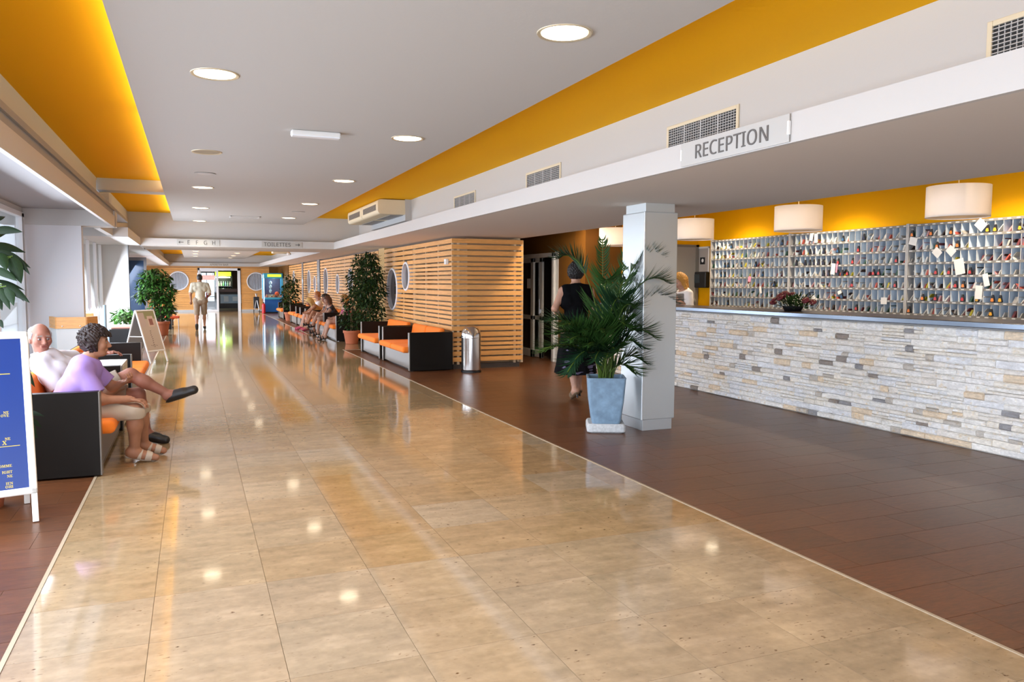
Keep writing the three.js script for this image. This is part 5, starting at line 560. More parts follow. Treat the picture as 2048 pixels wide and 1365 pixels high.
// J: joints (person faces +x, right hand towards +z); o: look
function person(label, p, turn, J, o, group) {
  const t = thing('person', label, 'person', p, turn, group), sk = o.skin, s = o.size || 1, cb = o.cell || 0.014, hd = o.head, hs = (hd.s || 1);
  const f = nrm3(hd.f), up0 = hd.u ? nrm3(hd.u) : [0, 1, 0], rt = nrm3(crs3(f, up0)), up = crs3(rt, f), hc = hd.c;
  const loc = (x, y, z) => { const d = [(x - hc[0]) / hs, (y - hc[1]) / hs, (z - hc[2]) / hs]; return [dot3(d, rt), dot3(d, up), dot3(d, f)]; };
  // head field in its own axes: x right, y up, z forward
  const parts = [ell([0, 0.03, -0.012], [0.073, 0.094, 0.092]), ell([0, -0.04, 0.022], [0.056, 0.072, 0.062]), ell([0, -0.088, 0.05], [0.026, 0.022, 0.022])], wide = [ell([0.04, -0.015, 0.055], [0.026, 0.03, 0.028]), ell([-0.04, -0.015, 0.055], [0.026, 0.03, 0.028])];
  const nose = cap([0, 0.016, 0.08], [0, -0.024, 0.104], 0.008, 0.0145), nostril = cap([-0.009, -0.03, 0.092], [0.009, -0.03, 0.092], 0.0095), brow = cap([-0.04, 0.03, 0.066], [0.04, 0.03, 0.066], 0.014), lipU = cap([-0.019, -0.052, 0.081], [0.019, -0.052, 0.081], 0.0075), lipL = cap([-0.015, -0.062, 0.08], [0.015, -0.062, 0.08], 0.008), ears = [ell([0.074, -0.006, -0.008], [0.012, 0.033, 0.02]), ell([-0.074, -0.006, -0.008], [0.012, 0.033, 0.02])], eyes = [ell([0.032, 0.006, 0.074], [0.014, 0.0125, 0.013]), ell([-0.032, 0.006, 0.074], [0.014, 0.0125, 0.013])];
  const neckTop = add3(add3(hc, up, -0.055 * hs), f, -0.02 * hs), neck = cap(neckTop, J.neck, 0.05 * s * hs, 0.058 * s);
  const headF = (x, y, z) => { const [a, b, c] = loc(x, y, z); let d = smin(smin(parts[0](a, b, c), parts[1](a, b, c), 0.04), parts[2](a, b, c), 0.03); for (const w of wide) d = smin(d, w(a, b, c), 0.025); d = smin(d, brow(a, b, c), 0.02); d = -smin(-d, Math.hypot(a - 0.032, b - 0.006, c - 0.096) - 0.013, 0.016); d = -smin(-d, Math.hypot(a + 0.032, b - 0.006, c - 0.096) - 0.013, 0.016); d = smin(smin(d, nose(a, b, c), 0.014), nostril(a, b, c), 0.01); d = smin(smin(d, lipU(a, b, c), 0.008), lipL(a, b, c), 0.008); for (const w of ears) d = smin(d, w(a, b, c), 0.01); for (const w of eyes) d = Math.min(d, w(a, b, c)); return smin(d * hs, neck(x, y, z), 0.035); };
  const jit = (x, y, z) => 1 + 0.05 * wr3(x * 3, y * 3, z * 3, 1); const hairC = o.hairC;
  const headC = (x, y, z) => { const [a, b, c] = loc(x, y, z), k = jit(x, y, z); const ax = Math.abs(a); if (c > 0.05) { const e = Math.hypot(ax - 0.032, b - 0.006); if (e < 0.0125 && c > 0.07) return e < 0.0055 ? [0.02, 0.015, 0.012] : Math.abs(b - 0.006) < 0.006 ? [0.26, 0.22, 0.2] : [sk[0] * 0.6, sk[1] * 0.5, sk[2] * 0.5]; if (Math.abs(b - 0.03 - 0.1 * (0.03 - ax)) < 0.0055 && ax > 0.013 && ax < 0.05) return o.browC || hairC; if (Math.abs(b + 0.057) < 0.009 && ax < 0.022 - Math.abs(b + 0.057) && c > 0.07) return Math.abs(b + 0.057) < 0.0016 ? [sk[0] * 0.35, sk[1] * 0.2, sk[2] * 0.2] : (o.lipC || [sk[0] * 0.85, sk[1] * 0.55, sk[2] * 0.55]); } return [sk[0] * k, sk[1] * k, sk[2] * k]; };
  // trunk and limbs
  const sp = nrm3(sub3(J.chest, J.pelvis)), L = [];
  const shc = mix3(J.shL, J.shR, 0.5), w = o.wide || 1, bust = o.bust || 0, bk = nrm3(crs3(sp, sub3(J.shR, J.shL))).map(a => -a);
  const fw = nrm3(crs3(nrm3(sub3(J.shR, J.shL)), sp)).map(a => -a);
  const trunk = e => [cap(mix3(J.shL, shc, 0.34), mix3(J.shR, shc, 0.34), 0.072 * w + e, 0.072 * w + e), cap(mix3(add3(J.shL, sp, -0.13), add3(shc, sp, -0.13), 0.42), mix3(add3(J.shR, sp, -0.13), add3(shc, sp, -0.13), 0.42), 0.1 * w + e), cap(mix3(shc, J.pelvis, 0.62), mix3(shc, J.pelvis, 0.75), 0.125 * w * (o.belly || 1) + e), cap(J.hipL, J.hipR, 0.112 * w + e), cap(shc, J.pelvis, 0.1 * w + e, 0.115 * w + e), ...(bust ? [cap(add3(add3(mix3(shc, J.shL, 0.42), sp, -0.15), fw, 0.075), add3(add3(mix3(shc, J.shR, 0.42), sp, -0.15), fw, 0.075), bust + e)] : [])];
  const arm = (sh, el, wr, e = 0) => [cap(sh, el, 0.05 * s + e, 0.04 * s + e), cap(el, wr, 0.041 * s + e, 0.027 * s + e)], leg = (hp, kn, an, e = 0) => [cap(hp, kn, 0.088 * s * (o.thigh || 1) + e, 0.058 * s + e), cap(kn, mix3(kn, an, 0.35), 0.056 * s + e, 0.057 * s + e), cap(mix3(kn, an, 0.3), an, 0.057 * s + e, 0.036 * s + e)];
  const foot = (an, toe) => { const heel = add3(an, nrm3(sub3(toe, an)), -0.03 * s); return [cap(add3(an, [0, 0, 0]), heel, 0.036 * s, 0.036 * s), cap(heel, toe, 0.036 * s, 0.028 * s), cap(an, mix3(an, toe, 0.6), 0.036 * s, 0.03 * s)]; };
  const heelOf = (an, toe, dn) => add3(an, dn, 0.045 * s);
  const body = [...trunk(0), cap(J.neck, neckTop, 0.058 * s, 0.05 * s), ...arm(J.shL, J.elL, J.wrL), ...arm(J.shR, J.elR, J.wrR)];
  const legs = !o.noLegs; if (legs) { body.push(...leg(J.hipL, J.knL, J.anL), ...leg(J.hipR, J.knR, J.anR), ...foot(J.anL, J.toL), ...foot(J.anR, J.toR)); }
  const bf = union(body, 0.035), skinC = (x, y, z) => { const k = jit(x, y, z); return [sk[0] * k, sk[1] * k, sk[2] * k]; };
  const geos = [surf(bf, bf.lo, bf.hi, cb, skinC), surf(headF, add3(hc, [-0.15 * hs, -0.17 * hs, -0.15 * hs]), add3(hc, [0.15 * hs, 0.16 * hs, 0.15 * hs]), o.headCell || 0.0045, headC)];
  for (const [wr, el, side, H] of [[J.wrL, J.elL, -1, J.haL], [J.wrR, J.elR, 1, J.haR]]) { const d = H?.d ? nrm3(H.d) : nrm3(sub3(wr, el)); let n = H?.n ? nrm3(H.n) : nrm3(crs3(d, [0.3, 0.1, 1])); let sd = nrm3(crs3(d, n)); n = crs3(sd, d); const th = (H?.t ?? side), cu = H?.curl ?? 0.5, hp = [], q = 0.92 * s * (o.hand || 1);
    for (let k = 0; k < 4; k++) { const off = (k - 1.5) * 0.0195 * q * th, kn = add3(add3(wr, d, 0.088 * q - 0.006 * Math.abs(k - 1)), sd, off), base = add3(wr, sd, off * 0.55); hp.push(cap(base, kn, 0.013 * q, 0.0105 * q)); let a = cu * 0.55 + 0.05 * k, pnt = kn; [[0.04, 0.0093], [0.026, 0.0084], [0.02, 0.0075]].forEach(([l, rr], m) => { const dir = add3([d[0] * Math.cos(a), d[1] * Math.cos(a), d[2] * Math.cos(a)], n, -Math.sin(a)); const e = add3(pnt, dir, l * q * [1, 0.93, 1.05, 0.78][3 - k]); hp.push(cap(pnt, e, rr * q, rr * 0.92 * q)); pnt = e; a += cu * 0.75; }); }
    const tb = add3(add3(wr, d, 0.025 * q), sd, -0.02 * q * -th * -1), t1 = add3(add3(tb, d, 0.03 * q), add3([sd[0] * -0.026 * th, sd[1] * -0.026 * th, sd[2] * -0.026 * th], n, -0.012), q), t2 = add3(add3(t1, d, 0.03 * q), sd, -0.006 * q * th); hp.push(cap(add3(wr, d, 0.02 * q), t1, 0.014 * q, 0.011 * q), cap(t1, t2, 0.0105 * q, 0.0085 * q), cap(add3(wr, d, -0.03), add3(wr, d, 0.02), 0.026 * s, 0.022 * s));
    const hf = union(hp, 0.007); geos.push(surf(hf, hf.lo, hf.hi, o.handCell || 0.006, skinC)); }
  part('body', merge(geos.map(plain)), mat(lin(1, 1, 1), 0.55, { vertexColors: true }), t);
  // clothes
  const sleeve = (sh, el, wr, fr, e) => { if (fr <= 0) return []; const out = []; if (fr <= 1) { const c = mix3(sh, el, fr), n = nrm3(sub3(el, sh)); out.push(cut(cap(sh, el, 0.056 * s + e, 0.052 * s + e), c, n)); } else { out.push(cap(sh, el, 0.056 * s + e, 0.046 * s + e)); const c = mix3(el, wr, fr - 1), n = nrm3(sub3(wr, el)); out.push(cut(cap(el, wr, 0.048 * s + e, 0.036 * s + e), c, n)); } return out; };
  if (o.top) { const e = o.top.e ?? 0.013, list = [...trunk(e).map(q => q), ...sleeve(J.shL, J.elL, J.wrL, o.top.sleeve, e), ...sleeve(J.shR, J.elR, J.wrR, o.top.sleeve, e)]; let u = union(list, 0.03); const nk = add3(J.neck, sp, o.top.neck ?? 0.0), nn = nrm3(add3(sp, fw, 0.35)); let g = (x, y, z) => Math.max(u(x, y, z) + 0.0035 * wr3(x, y, z, 1), (x - nk[0]) * nn[0] + (y - nk[1]) * nn[1] + (z - nk[2]) * nn[2]); const hm = add3(J.pelvis, sp, -(o.top.hem ?? 0.05)); const g2 = (x, y, z) => Math.max(g(x, y, z), -((x - hm[0]) * sp[0] + (y - hm[1]) * sp[1] + (z - hm[2]) * sp[2])); part(o.top.name || 'shirt', surf(g2, u.lo, u.hi, o.top.cell || cb * 0.8), o.top.m, t, o.top.label);
    if (o.top.collar) { const c = add3(nk, sp, 0.0), tor = new THREE.TorusGeometry(0.067 * s, 0.013, 8, 24, Math.PI * 1.75); const q = new THREE.Quaternion().setFromUnitVectors(new V3(0, 0, 1), new V3(...nn)); tor.rotateZ(-Math.PI * 0.875); tor.applyQuaternion(q); tor.translate(...c); part('collar', plain(tor), o.top.m, t); } }
  if (o.vest) { const u = union(trunk(0.024), 0.03), nk = add3(J.neck, sp, -0.04); part('vest', surf((x, y, z) => Math.max(u(x, y, z), (x - nk[0]) * sp[0] + (y - nk[1]) * sp[1] + (z - nk[2]) * sp[2], -((x - J.pelvis[0]) * sp[0] + (y - J.pelvis[1]) * sp[1] + (z - J.pelvis[2]) * sp[2])), u.lo, u.hi, cb * 0.8), o.vest, t); }
  if (o.pants && legs) { const e = o.pants.e ?? 0.016, fr = o.pants.len, pl = (hp, kn, an) => fr <= 1 ? [cut(cap(hp, kn, 0.094 * s + e, 0.072 * s + e), mix3(hp, kn, fr), nrm3(sub3(kn, hp)))] : [cap(hp, kn, 0.094 * s + e, 0.066 * s + e), cut(cap(kn, an, 0.066 * s + e, 0.062 * s + e), mix3(kn, an, fr - 1), nrm3(sub3(an, kn)))]; const list = [cap(J.hipL, J.hipR, 0.115 * w + e), cap(mix3(J.hipL, J.hipR, 0.5), add3(J.pelvis, sp, 0.08), 0.11 * w + e), ...pl(J.hipL, J.knL, J.anL), ...pl(J.hipR, J.knR, J.anR)]; const u = union(list, 0.025), hm = add3(J.pelvis, sp, 0.12); part(o.pants.name || 'shorts', surf((x, y, z) => Math.max(u(x, y, z) + 0.004 * wr3(x, y, z, 3), (x - hm[0]) * sp[0] + (y - hm[1]) * sp[1] + (z - hm[2]) * sp[2]), u.lo, u.hi, o.pants.cell || cb * 0.8), o.pants.m, t); }
  if (o.shoes && legs) for (const [an, toe, kn] of [[J.anL, J.toL, J.knL], [J.anR, J.toR, J.knR]]) { const d = nrm3(sub3(toe, an)), ax = nrm3(sub3(an, kn)), side = nrm3(crs3(ax, d)), dn = crs3(d, side).map((q, i, a) => q), down = dot3(dn, ax) < 0 ? dn.map(q => -q) : dn; const heel = add3(add3(an, d, -0.035 * s), down, 0.012), tip = add3(toe, d, 0.012); const e = o.shoes.e ?? 0.012; const sole0 = add3(heel, down, 0.034 * s), sole1 = add3(tip, down, 0.02 * s);
      const u = union([cap(heel, tip, 0.036 * s + e, 0.03 * s + e), cap(add3(an, down, 0.0), mix3(an, toe, 0.55), 0.036 * s + e, 0.034 * s + e)], 0.02); const top = add3(an, ax, -0.012); const cell = o.shoes.cell || 0.007;
      if (o.shoes.kind === 'sandal') { const fz = (x, y, z) => { const q = (x - an[0]) * d[0] + (y - an[1]) * d[1] + (z - an[2]) * d[2]; const hgt = (x - heel[0]) * down[0] + (y - heel[1]) * down[1] + (z - heel[2]) * down[2]; const b1 = Math.abs(q - 0.045) - 0.016, b2 = Math.abs(q - 0.115) - 0.026; return Math.max(u(x, y, z), Math.min(Math.min(b1, b2), 0.022 - hgt)); }; const so = part('sandal', surf(fz, u.lo, u.hi, cell), o.shoes.m, t); if (o.shoes.heel) part('heel', rod(add3(heel, down, 0.02), add3(add3(heel, down, o.shoes.heel), d, 0.01), 0.016, 8, 0.012), M.black, so); }
      else part('shoe', surf((x, y, z) => Math.max(u(x, y, z), -((x - top[0]) * -ax[0] + (y - top[1]) * -ax[1] + (z - top[2]) * -ax[2]) * -1), u.lo, u.hi, cell), o.shoes.m, t); }
  // hair: a rough shell over the skull, kept off the face
  if (o.hair) { const th = o.hair.th ?? 0.022, am = o.hair.curl ?? 0.006, fq = o.hair.fq || 1, sk0 = ell([0, 0.034, -0.016], [0.073 + th, 0.094 + th, 0.092 + th]), low = o.hair.low ?? -0.06, hl = o.hair.line ?? 0.062; const falls = (o.hair.falls || []).map(([a, b, r1, r2]) => cap(a, b, r1, r2));
    const fz = (x, y, z) => { const [a, b, c] = loc(x, y, z); let d = sk0(a, b, c); for (const q of falls) d = smin(d, q(a, b, c), 0.03); d += am * (Math.sin(a * 140 * fq + 2 * Math.sin(b * 61 + 3) + 2.2 * Math.sin(c * 47)) * Math.sin(b * 118 * fq + 1 + 2.4 * Math.sin(a * 53 + 1) + 1.7 * Math.sin(c * 71)) * (0.6 + 0.4 * Math.sin(c * 131 * fq + 2 * Math.sin(a * 67))) + 0.5 * Math.sin(a * 310 * fq) * Math.sin(b * 290 * fq + c * 200)); const face = Math.min(c - (o.hair.front ?? 0.035) - 0.35 * Math.max(0, b), hl - b + 0.15 * Math.abs(a)); d = Math.max(d, Math.min(face, 0.03)); if (!o.hair.falls) d = Math.max(d, low - b + 0.25 * c); if (o.hair.bald) d = Math.max(d, Math.min(0.06, b - o.hair.bald + 0.4 * (c + 0.06))); return d * hs; };
    const R = 0.32 * hs; part('hair', surf(fz, add3(hc, [-R * 0.62, -R * (o.hair.falls ? 1.25 : 0.62), -R * 0.62]), add3(hc, [R * 0.62, R * 0.62, R * 0.62]), o.hair.cell || 0.006), mat(lin(...hairC), 0.6), t); }
  return t; }
const SKIN = { tan: [0.35, 0.16, 0.09], ruddy: [0.28, 0.11, 0.07], fair: [0.46, 0.25, 0.17], brown: [0.36, 0.17, 0.09] };
// the two on the sofa by the window
{ const O = [-0.95, 0, -8.0], q = (x, y, z) => [x - O[0], y, z - O[2]];
  person('grey-haired man in a white shirt sitting cross-legged and looking round', O, 0, { pelvis: q(-0.97, 0.5, -8.0), chest: q(-1.2, 0.76, -7.99), neck: q(-1.265, 0.885, -7.99), shR: q(-1.25, 0.8, -7.8), shL: q(-1.2, 0.82, -8.19), elR: q(-1.08, 0.56, -7.76), wrR: q(-0.88, 0.56, -7.87), elL: q(-1.02, 0.8, -8.4), wrL: q(-0.8, 0.84, -8.42), hipR: q(-0.97, 0.48, -7.9), hipL: q(-0.97, 0.46, -8.1), knR: q(-0.555, 0.665, -7.98), anR: q(-0.215, 0.455, -7.96), toR: q(-0.03, 0.5, -7.94), knL: q(-0.5, 0.47, -8.06), anL: q(-0.43, 0.085, -8.02), toL: q(-0.29, 0.035, -8.0), haL: { d: [1, 0.1, 0.1], n: [0, 1, 0] } },
    { skin: SKIN.ruddy, hairC: [0.42, 0.42, 0.43], browC: [0.25, 0.2, 0.17], cell: 0.012, headCell: 0.0036, handCell: 0.005, belly: 1.2, wide: 1.12, head: { c: q(-1.262, 1.015, -7.96), f: [0.45, -0.06, 0.9], s: 1.07 }, top: { m: cloth([0.62, 0.61, 0.65]), sleeve: 0.85, e: 0.02, neck: 0.015, collar: 1 }, pants: { m: cloth([0.24, 0.19, 0.145]), len: 0.8, e: 0.02 }, shoes: { m: mat(lin(0.016, 0.014, 0.014), 0.4) }, hair: { th: 0.012, curl: 0.002, front: 0.012, line: 0.2, low: -0.06, bald: 0.085, cell: 0.005 } });
  const P = [-0.9, 0, -7.25], w = (x, y, z) => [x - P[0], y, z - P[2]];
  person('dark-haired woman in a lilac T-shirt and beige shorts leaning forward on the sofa', P, 0, { pelvis: w(-0.95, 0.5, -7.25), chest: w(-0.88, 0.76, -7.25), neck: w(-0.805, 0.9, -7.25), shR: w(-0.845, 0.8, -7.08), shL: w(-0.83, 0.81, -7.42), elR: w(-0.71, 0.57, -7.03), wrR: w(-0.5, 0.56, -7.08), elL: w(-0.66, 0.62, -7.46), wrL: w(-0.58, 0.66, -7.4), hipR: w(-0.93, 0.49, -7.15), hipL: w(-0.93, 0.49, -7.35), knR: w(-0.47, 0.455, -7.12), anR: w(-0.49, 0.085, -7.2), toR: w(-0.325, 0.035, -7.2), knL: w(-0.45, 0.455, -7.38), anL: w(-0.43, 0.085, -7.47), toL: w(-0.275, 0.035, -7.47), haR: { d: [0.95, -0.25, -0.1], n: [0.25, 0.95, 0], curl: 0.5 }, haL: { curl: 1 } },
    { skin: SKIN.tan, hairC: [0.018, 0.007, 0.005], cell: 0.011, headCell: 0.0036, handCell: 0.0045, wide: 1.1, bust: 0.06, thigh: 1.12, head: { c: w(-0.752, 1.018, -7.25), f: [0.98, -0.04, 0.06], s: 0.98 }, top: { m: cloth([0.34, 0.22, 0.56]), sleeve: 0.78, e: 0.018, neck: 0.02 }, pants: { m: cloth([0.42, 0.34, 0.26]), len: 1.12, e: 0.016 }, shoes: { kind: 'sandal', m: mat(lin(0.5, 0.42, 0.34), 0.6), e: 0.008, cell: 0.0055 }, hair: { th: 0.034, curl: 0.011, fq: 0.62, front: 0.024, line: 0.05, low: -0.075, cell: 0.0055 } }); }
// woman in black walking away past the palm
{ const O = [4.58, 0, -9.05], a = nrm3([0.12, 0, -1]), f = new V3(...a), r = new V3().crossVectors(f, new V3(0, 1, 0)); const k = -Math.atan2(a[2], a[0]);     // local +x -> walking direction
  const t = person('woman seen from behind in a long black sleeveless dress and heels', O, k, { pelvis: v(0, 0.98, 0), chest: v(0.02, 1.3, 0), neck: v(0.02, 1.5, 0), shR: v(0, 1.43, 0.19), shL: v(0, 1.43, -0.19), elR: v(-0.02, 1.17, 0.25), wrR: v(0.12, 1.0, 0.22), elL: v(-0.03, 1.2, -0.3), wrL: v(0.18, 1.14, -0.2), hipR: v(0, 0.94, 0.09), hipL: v(0, 0.94, -0.09), knR: v(0.06, 0.52, 0.07), anR: v(0.05, 0.13, 0.06), toR: v(0.19, 0.05, 0.06), knL: v(0, 0.52, -0.06), anL: v(-0.08, 0.13, -0.03), toL: v(0.06, 0.05, -0.03) },
    { skin: SKIN.fair, hairC: [0.008, 0.006, 0.006], cell: 0.014, wide: 1.12, head: { c: v(0.05, 1.645, 0.01), f: [0.85, -0.15, 0.5] }, top: { name: 'bodice', m: mat(lin(0.004, 0.004, 0.005), 0.9, { specularIntensity: 0.15 }), sleeve: 0, e: 0.014, neck: -0.005 }, shoes: { kind: 'sandal', m: mat(lin(0.18, 0.12, 0.07), 0.5), heel: 0.085 }, hair: { th: 0.035, curl: 0.008, fq: 0.6, front: 0.02, line: 0.05, low: -0.06 } });
  const pts = []; for (let i = 0; i <= 12; i++) { const y = 1.05 - 0.69 * i / 12; pts.push([0.155 + 0.05 * Math.min(1, i / 3) + 0.065 * Math.max(0, (i - 3) / 9), y]); } const sk = lathe(pts, 64), ps = sk.attributes.position; for (let i = 0; i < ps.count; i++) { const x = ps.getX(i), z = ps.getZ(i), y = ps.getY(i), th = Math.atan2(z, x), d = Math.max(0, 0.95 - y) / 0.6; const kk = 1 + 0.07 * d * Math.sin(th * 11 + 2 * Math.sin(y * 7)); ps.setXYZ(i, x * kk, y, z * kk * 0.98); } sk.computeVertexNormals();
  const dress = texture(512, 512, (u, w) => { const cx = (u * 9) % 1 - 0.5, n = fbm(u, w, 1, 3), band = Math.max(0, Math.sin(w * 13 + 1)) * n; const fl = Math.hypot(cx, ((w * 10) % 1 - 0.5)) + 0.9 * (fbm(u, w, 2, 5) - 0.5); const on = fl < 0.2 && fbm(u + 0.3, w + 0.1, 0, 1) > 0.52; return on ? [118, 112, 140] : [17, 16, 20]; });
  part('skirt', plain(sk), mat(lin(0.7, 0.7, 0.7), 0.85, { specularIntensity: 0.15, map: dress, side: THREE.DoubleSide }), t, 'black skirt with pale lilac flower print'); }
// walking man far down the corridor
{ const O = [0.2, 0, -26.9]; person('man in a cream shirt and khaki shorts walking towards the bar', O, Math.PI / 2, { pelvis: v(0, 0.98, 0), chest: v(0.03, 1.3, 0), neck: v(0.03, 1.5, 0), shR: v(0.01, 1.44, 0.21), shL: v(0.01, 1.44, -0.21), elR: v(-0.02, 1.14, 0.29), wrR: v(0.16, 1.02, 0.2), elL: v(-0.06, 1.15, -0.28), wrL: v(0.04, 0.92, -0.27), hipR: v(0, 0.93, 0.1), hipL: v(0, 0.93, -0.1), knR: v(0.12, 0.52, 0.11), anR: v(0.06, 0.09, 0.11), toR: v(0.22, 0.04, 0.12), knL: v(-0.02, 0.5, -0.11), anL: v(-0.3, 0.16, -0.12), toL: v(-0.2, 0.05, -0.12) },
  { skin: SKIN.brown, hairC: [0.02, 0.014, 0.01], cell: 0.017, headCell: 0.007, handCell: 0.008, belly: 1.05, wide: 1.0, head: { c: v(0.05, 1.64, 0), f: [1, 0, 0.1] }, top: { m: cloth([0.6, 0.55, 0.42]), sleeve: 0.9, e: 0.016, hem: 0.14 }, pants: { m: cloth([0.3, 0.22, 0.15]), len: 1.02, e: 0.016 }, shoes: { m: mat(lin(0.03, 0.025, 0.022), 0.6), cell: 0.01 }, hair: { th: 0.012, curl: 0.002, front: 0.01, line: 0.05, cell: 0.009 } });
  const b = thing('red_folder', 'dark red folder under the arm of the walking man', 'folder', [0.4, 1.06, -27.0]); part('cover', rbox(-0.02, 0.02, -0.13, 0.13, -0.1, 0.1, 0.006), mat(lin(0.3, 0.02, 0.04), 0.5), b); }
// receptionist behind the desk
{ const O = [7.5, 0, -10.8]; person('blonde receptionist in a white blouse and grey waistcoat behind the desk', O, Math.PI * 0.93, { pelvis: v(0, 0.95, 0), chest: v(0.04, 1.22, 0), neck: v(0.07, 1.42, 0), shR: v(0.05, 1.36, 0.18), shL: v(0.05, 1.36, -0.18), elR: v(0.06, 1.12, 0.26), wrR: v(0.2, 1.25, 0.14), elL: v(0.06, 1.12, -0.26), wrL: v(0.2, 1.25, -0.14), hipR: v(0, 0.92, 0.09), hipL: v(0, 0.92, -0.09), knR: v(0.02, 0.5, 0.09), anR: v(0, 0.09, 0.09), toR: v(0.15, 0.04, 0.1), knL: v(0.02, 0.5, -0.09), anL: v(0, 0.09, -0.09), toL: v(0.15, 0.04, -0.1) },
  { skin: SKIN.fair, hairC: [0.42, 0.2, 0.03], cell: 0.014, headCell: 0.005, bust: 0.06, head: { c: v(0.13, 1.56, 0), f: [0.9, -0.45, -0.2], u: [0.4, 0.9, 0] }, top: { name: 'blouse', m: cloth([0.75, 0.72, 0.72]), sleeve: 1.3, e: 0.016, neck: 0.01, collar: 1 }, vest: cloth([0.2, 0.18, 0.16]), pants: { name: 'trousers', m: cloth([0.03, 0.03, 0.035]), len: 1.9 }, shoes: { m: M.black }, hair: { th: 0.028, curl: 0.004, front: 0.03, line: 0.07, falls: [[[0.075, 0, -0.02], [0.085, -0.12, 0], 0.035, 0.03], [[-0.075, 0, -0.02], [-0.085, -0.12, 0], 0.035, 0.03], [[0, 0, -0.08], [0, -0.13, -0.06], 0.07, 0.05]] } });
  const b = thing('name_badge', 'small white name badge on the grey waistcoat', 'badge', [7.345, 1.27, -10.72], 0.2); part('plate', rbox(-0.004, 0.004, -0.012, 0.012, -0.03, 0.03, 0.002), M.paper, b); }
// group on the far sofas; local +x is turned towards the corridor
const sitJ = (o = {}) => { const ln = o.lean || 0, k = o.knee || 0.47, ft = o.foot ?? 0.5; return { pelvis: v(0, 0.51, 0), chest: v(0.02 + ln * 0.5, 0.79, 0), neck: v(0.04 + ln, 0.93 - ln * 0.35, 0), shR: v(0.02 + ln * 0.9, 0.85 - ln * 0.3, 0.165), shL: v(0.02 + ln * 0.9, 0.85 - ln * 0.3, -0.165), elR: v(0.13 + ln, 0.62, 0.2), wrR: v(0.35 + ln * 0.6, 0.58, 0.12), elL: v(0.13 + ln, 0.62, -0.2), wrL: v(0.35 + ln * 0.6, 0.58, -0.12), hipR: v(0.02, 0.49, 0.09), hipL: v(0.02, 0.49, -0.09), knR: v(k, o.cross ? 0.62 : 0.5, 0.1), anR: o.cross ? v(k + 0.2, 0.3, -0.08) : v(ft, 0.08, 0.11), toR: o.cross ? v(k + 0.33, 0.27, -0.1) : v(ft + 0.15, 0.035, 0.12), knL: v(k, 0.49, -0.1), anL: v(ft - 0.02, 0.08, -0.1), toL: v(ft + 0.13, 0.035, -0.11) }; };
const sitter = (label, z, jo, o, x = 3.8) => person(label, [x, 0, z], Math.PI + (o.turn || 0), sitJ(jo), { cell: 0.016, headCell: 0.0065, handCell: 0.008, size: o.size || 0.95, thigh: 1, ...o }, 'people sitting on the far sofas');
const LONG = [[[0.07, 0, -0.02], [0.08, -0.2, 0], 0.035, 0.03], [[-0.07, 0, -0.02], [-0.08, -0.2, 0], 0.035, 0.03], [[0, 0, -0.08], [0, -0.25, -0.06], 0.07, 0.06]];
sitter('blonde girl with long hair and a pink top on the sofa beside the fig', -21.15, { knee: 0.46, foot: 0.62 }, { skin: SKIN.fair, hairC: [0.5, 0.25, 0.07], head: { c: v(0.06, 1.07, 0), f: [0.9, 0, -0.4] }, top: { m: cloth([0.75, 0.12, 0.3]), sleeve: 0, e: 0.008, neck: -0.1 }, pants: { m: cloth([0.05, 0.05, 0.08]), len: 0.3 }, shoes: { kind: 'sandal', m: M.black, cell: 0.01 }, hair: { th: 0.022, curl: 0.004, front: 0.03, line: 0.06, falls: LONG, cell: 0.009 } });
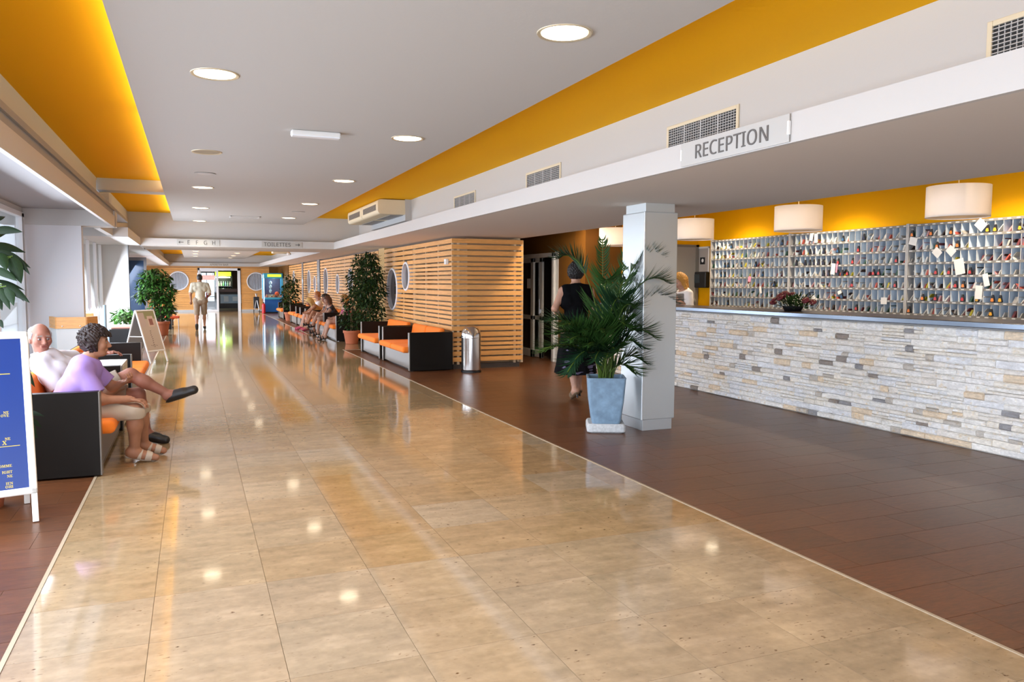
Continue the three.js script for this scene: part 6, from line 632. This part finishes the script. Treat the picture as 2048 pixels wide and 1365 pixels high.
sitter('brown-haired woman in a dark patterned top leaning forward on the sofa', -22.9, { lean: 0.14, knee: 0.47, foot: 0.55, cross: true }, { skin: SKIN.fair, hairC: [0.1, 0.04, 0.02], head: { c: v(0.23, 1.0, 0), f: [0.9, -0.2, -0.3] }, top: { m: cloth([0.03, 0.025, 0.03]), sleeve: 0.2, e: 0.01, neck: -0.04 }, pants: { m: cloth([0.4, 0.12, 0.12]), len: 0.3 }, shoes: { kind: 'sandal', m: M.black, cell: 0.01 }, hair: { th: 0.024, curl: 0.004, front: 0.03, line: 0.06, falls: LONG, cell: 0.009 } });
sitter('woman with dark hair in a bun on the sofa', -24.0, { lean: 0.06, knee: 0.46, foot: 0.5, cross: true }, { skin: SKIN.tan, hairC: [0.02, 0.012, 0.008], head: { c: v(0.13, 1.04, 0), f: [0.9, -0.1, 0.1] }, top: { m: cloth([0.04, 0.04, 0.045]), sleeve: 0, e: 0.01, neck: -0.06 }, pants: { m: cloth([0.1, 0.09, 0.09]), len: 0.4 }, shoes: { kind: 'sandal', m: M.black, cell: 0.01 }, hair: { th: 0.03, curl: 0.008, front: 0.02, line: 0.06, falls: [[[0, 0.06, -0.11], [0, 0.05, -0.12], 0.05, 0.05]], cell: 0.009 } });
sitter('blonde woman bent forward over her knees on the sofa', -25.2, { lean: 0.3, knee: 0.46, foot: 0.55 }, { skin: SKIN.tan, hairC: [0.55, 0.36, 0.13], head: { c: v(0.42, 0.9, 0), f: [0.85, -0.5, 0.1] }, top: { m: cloth([0.45, 0.22, 0.05]), sleeve: 0, e: 0.01, neck: -0.06 }, pants: { m: cloth([0.05, 0.06, 0.08]), len: 0.4 }, shoes: { kind: 'sandal', m: mat(lin(0.5, 0.03, 0.12), 0.6), cell: 0.01 }, hair: { th: 0.024, curl: 0.005, front: 0.03, line: 0.06, falls: LONG, cell: 0.009 } });
sitter('ginger-haired boy in a white shirt sitting upright on the sofa', -26.0, { knee: 0.46, foot: 0.58 }, { skin: SKIN.fair, hairC: [0.35, 0.12, 0.03], head: { c: v(0.06, 1.1, 0), f: [0.9, -0.15, 0.3] }, top: { m: cloth([0.75, 0.75, 0.8]), sleeve: 0.7, e: 0.02 }, pants: { m: cloth([0.4, 0.05, 0.04]), len: 0.7 }, shoes: { m: mat(lin(0.4, 0.05, 0.12), 0.6), cell: 0.01 }, hair: { th: 0.014, curl: 0.003, front: 0.025, line: 0.06, cell: 0.009 } });
renderer.render(scene, camera);
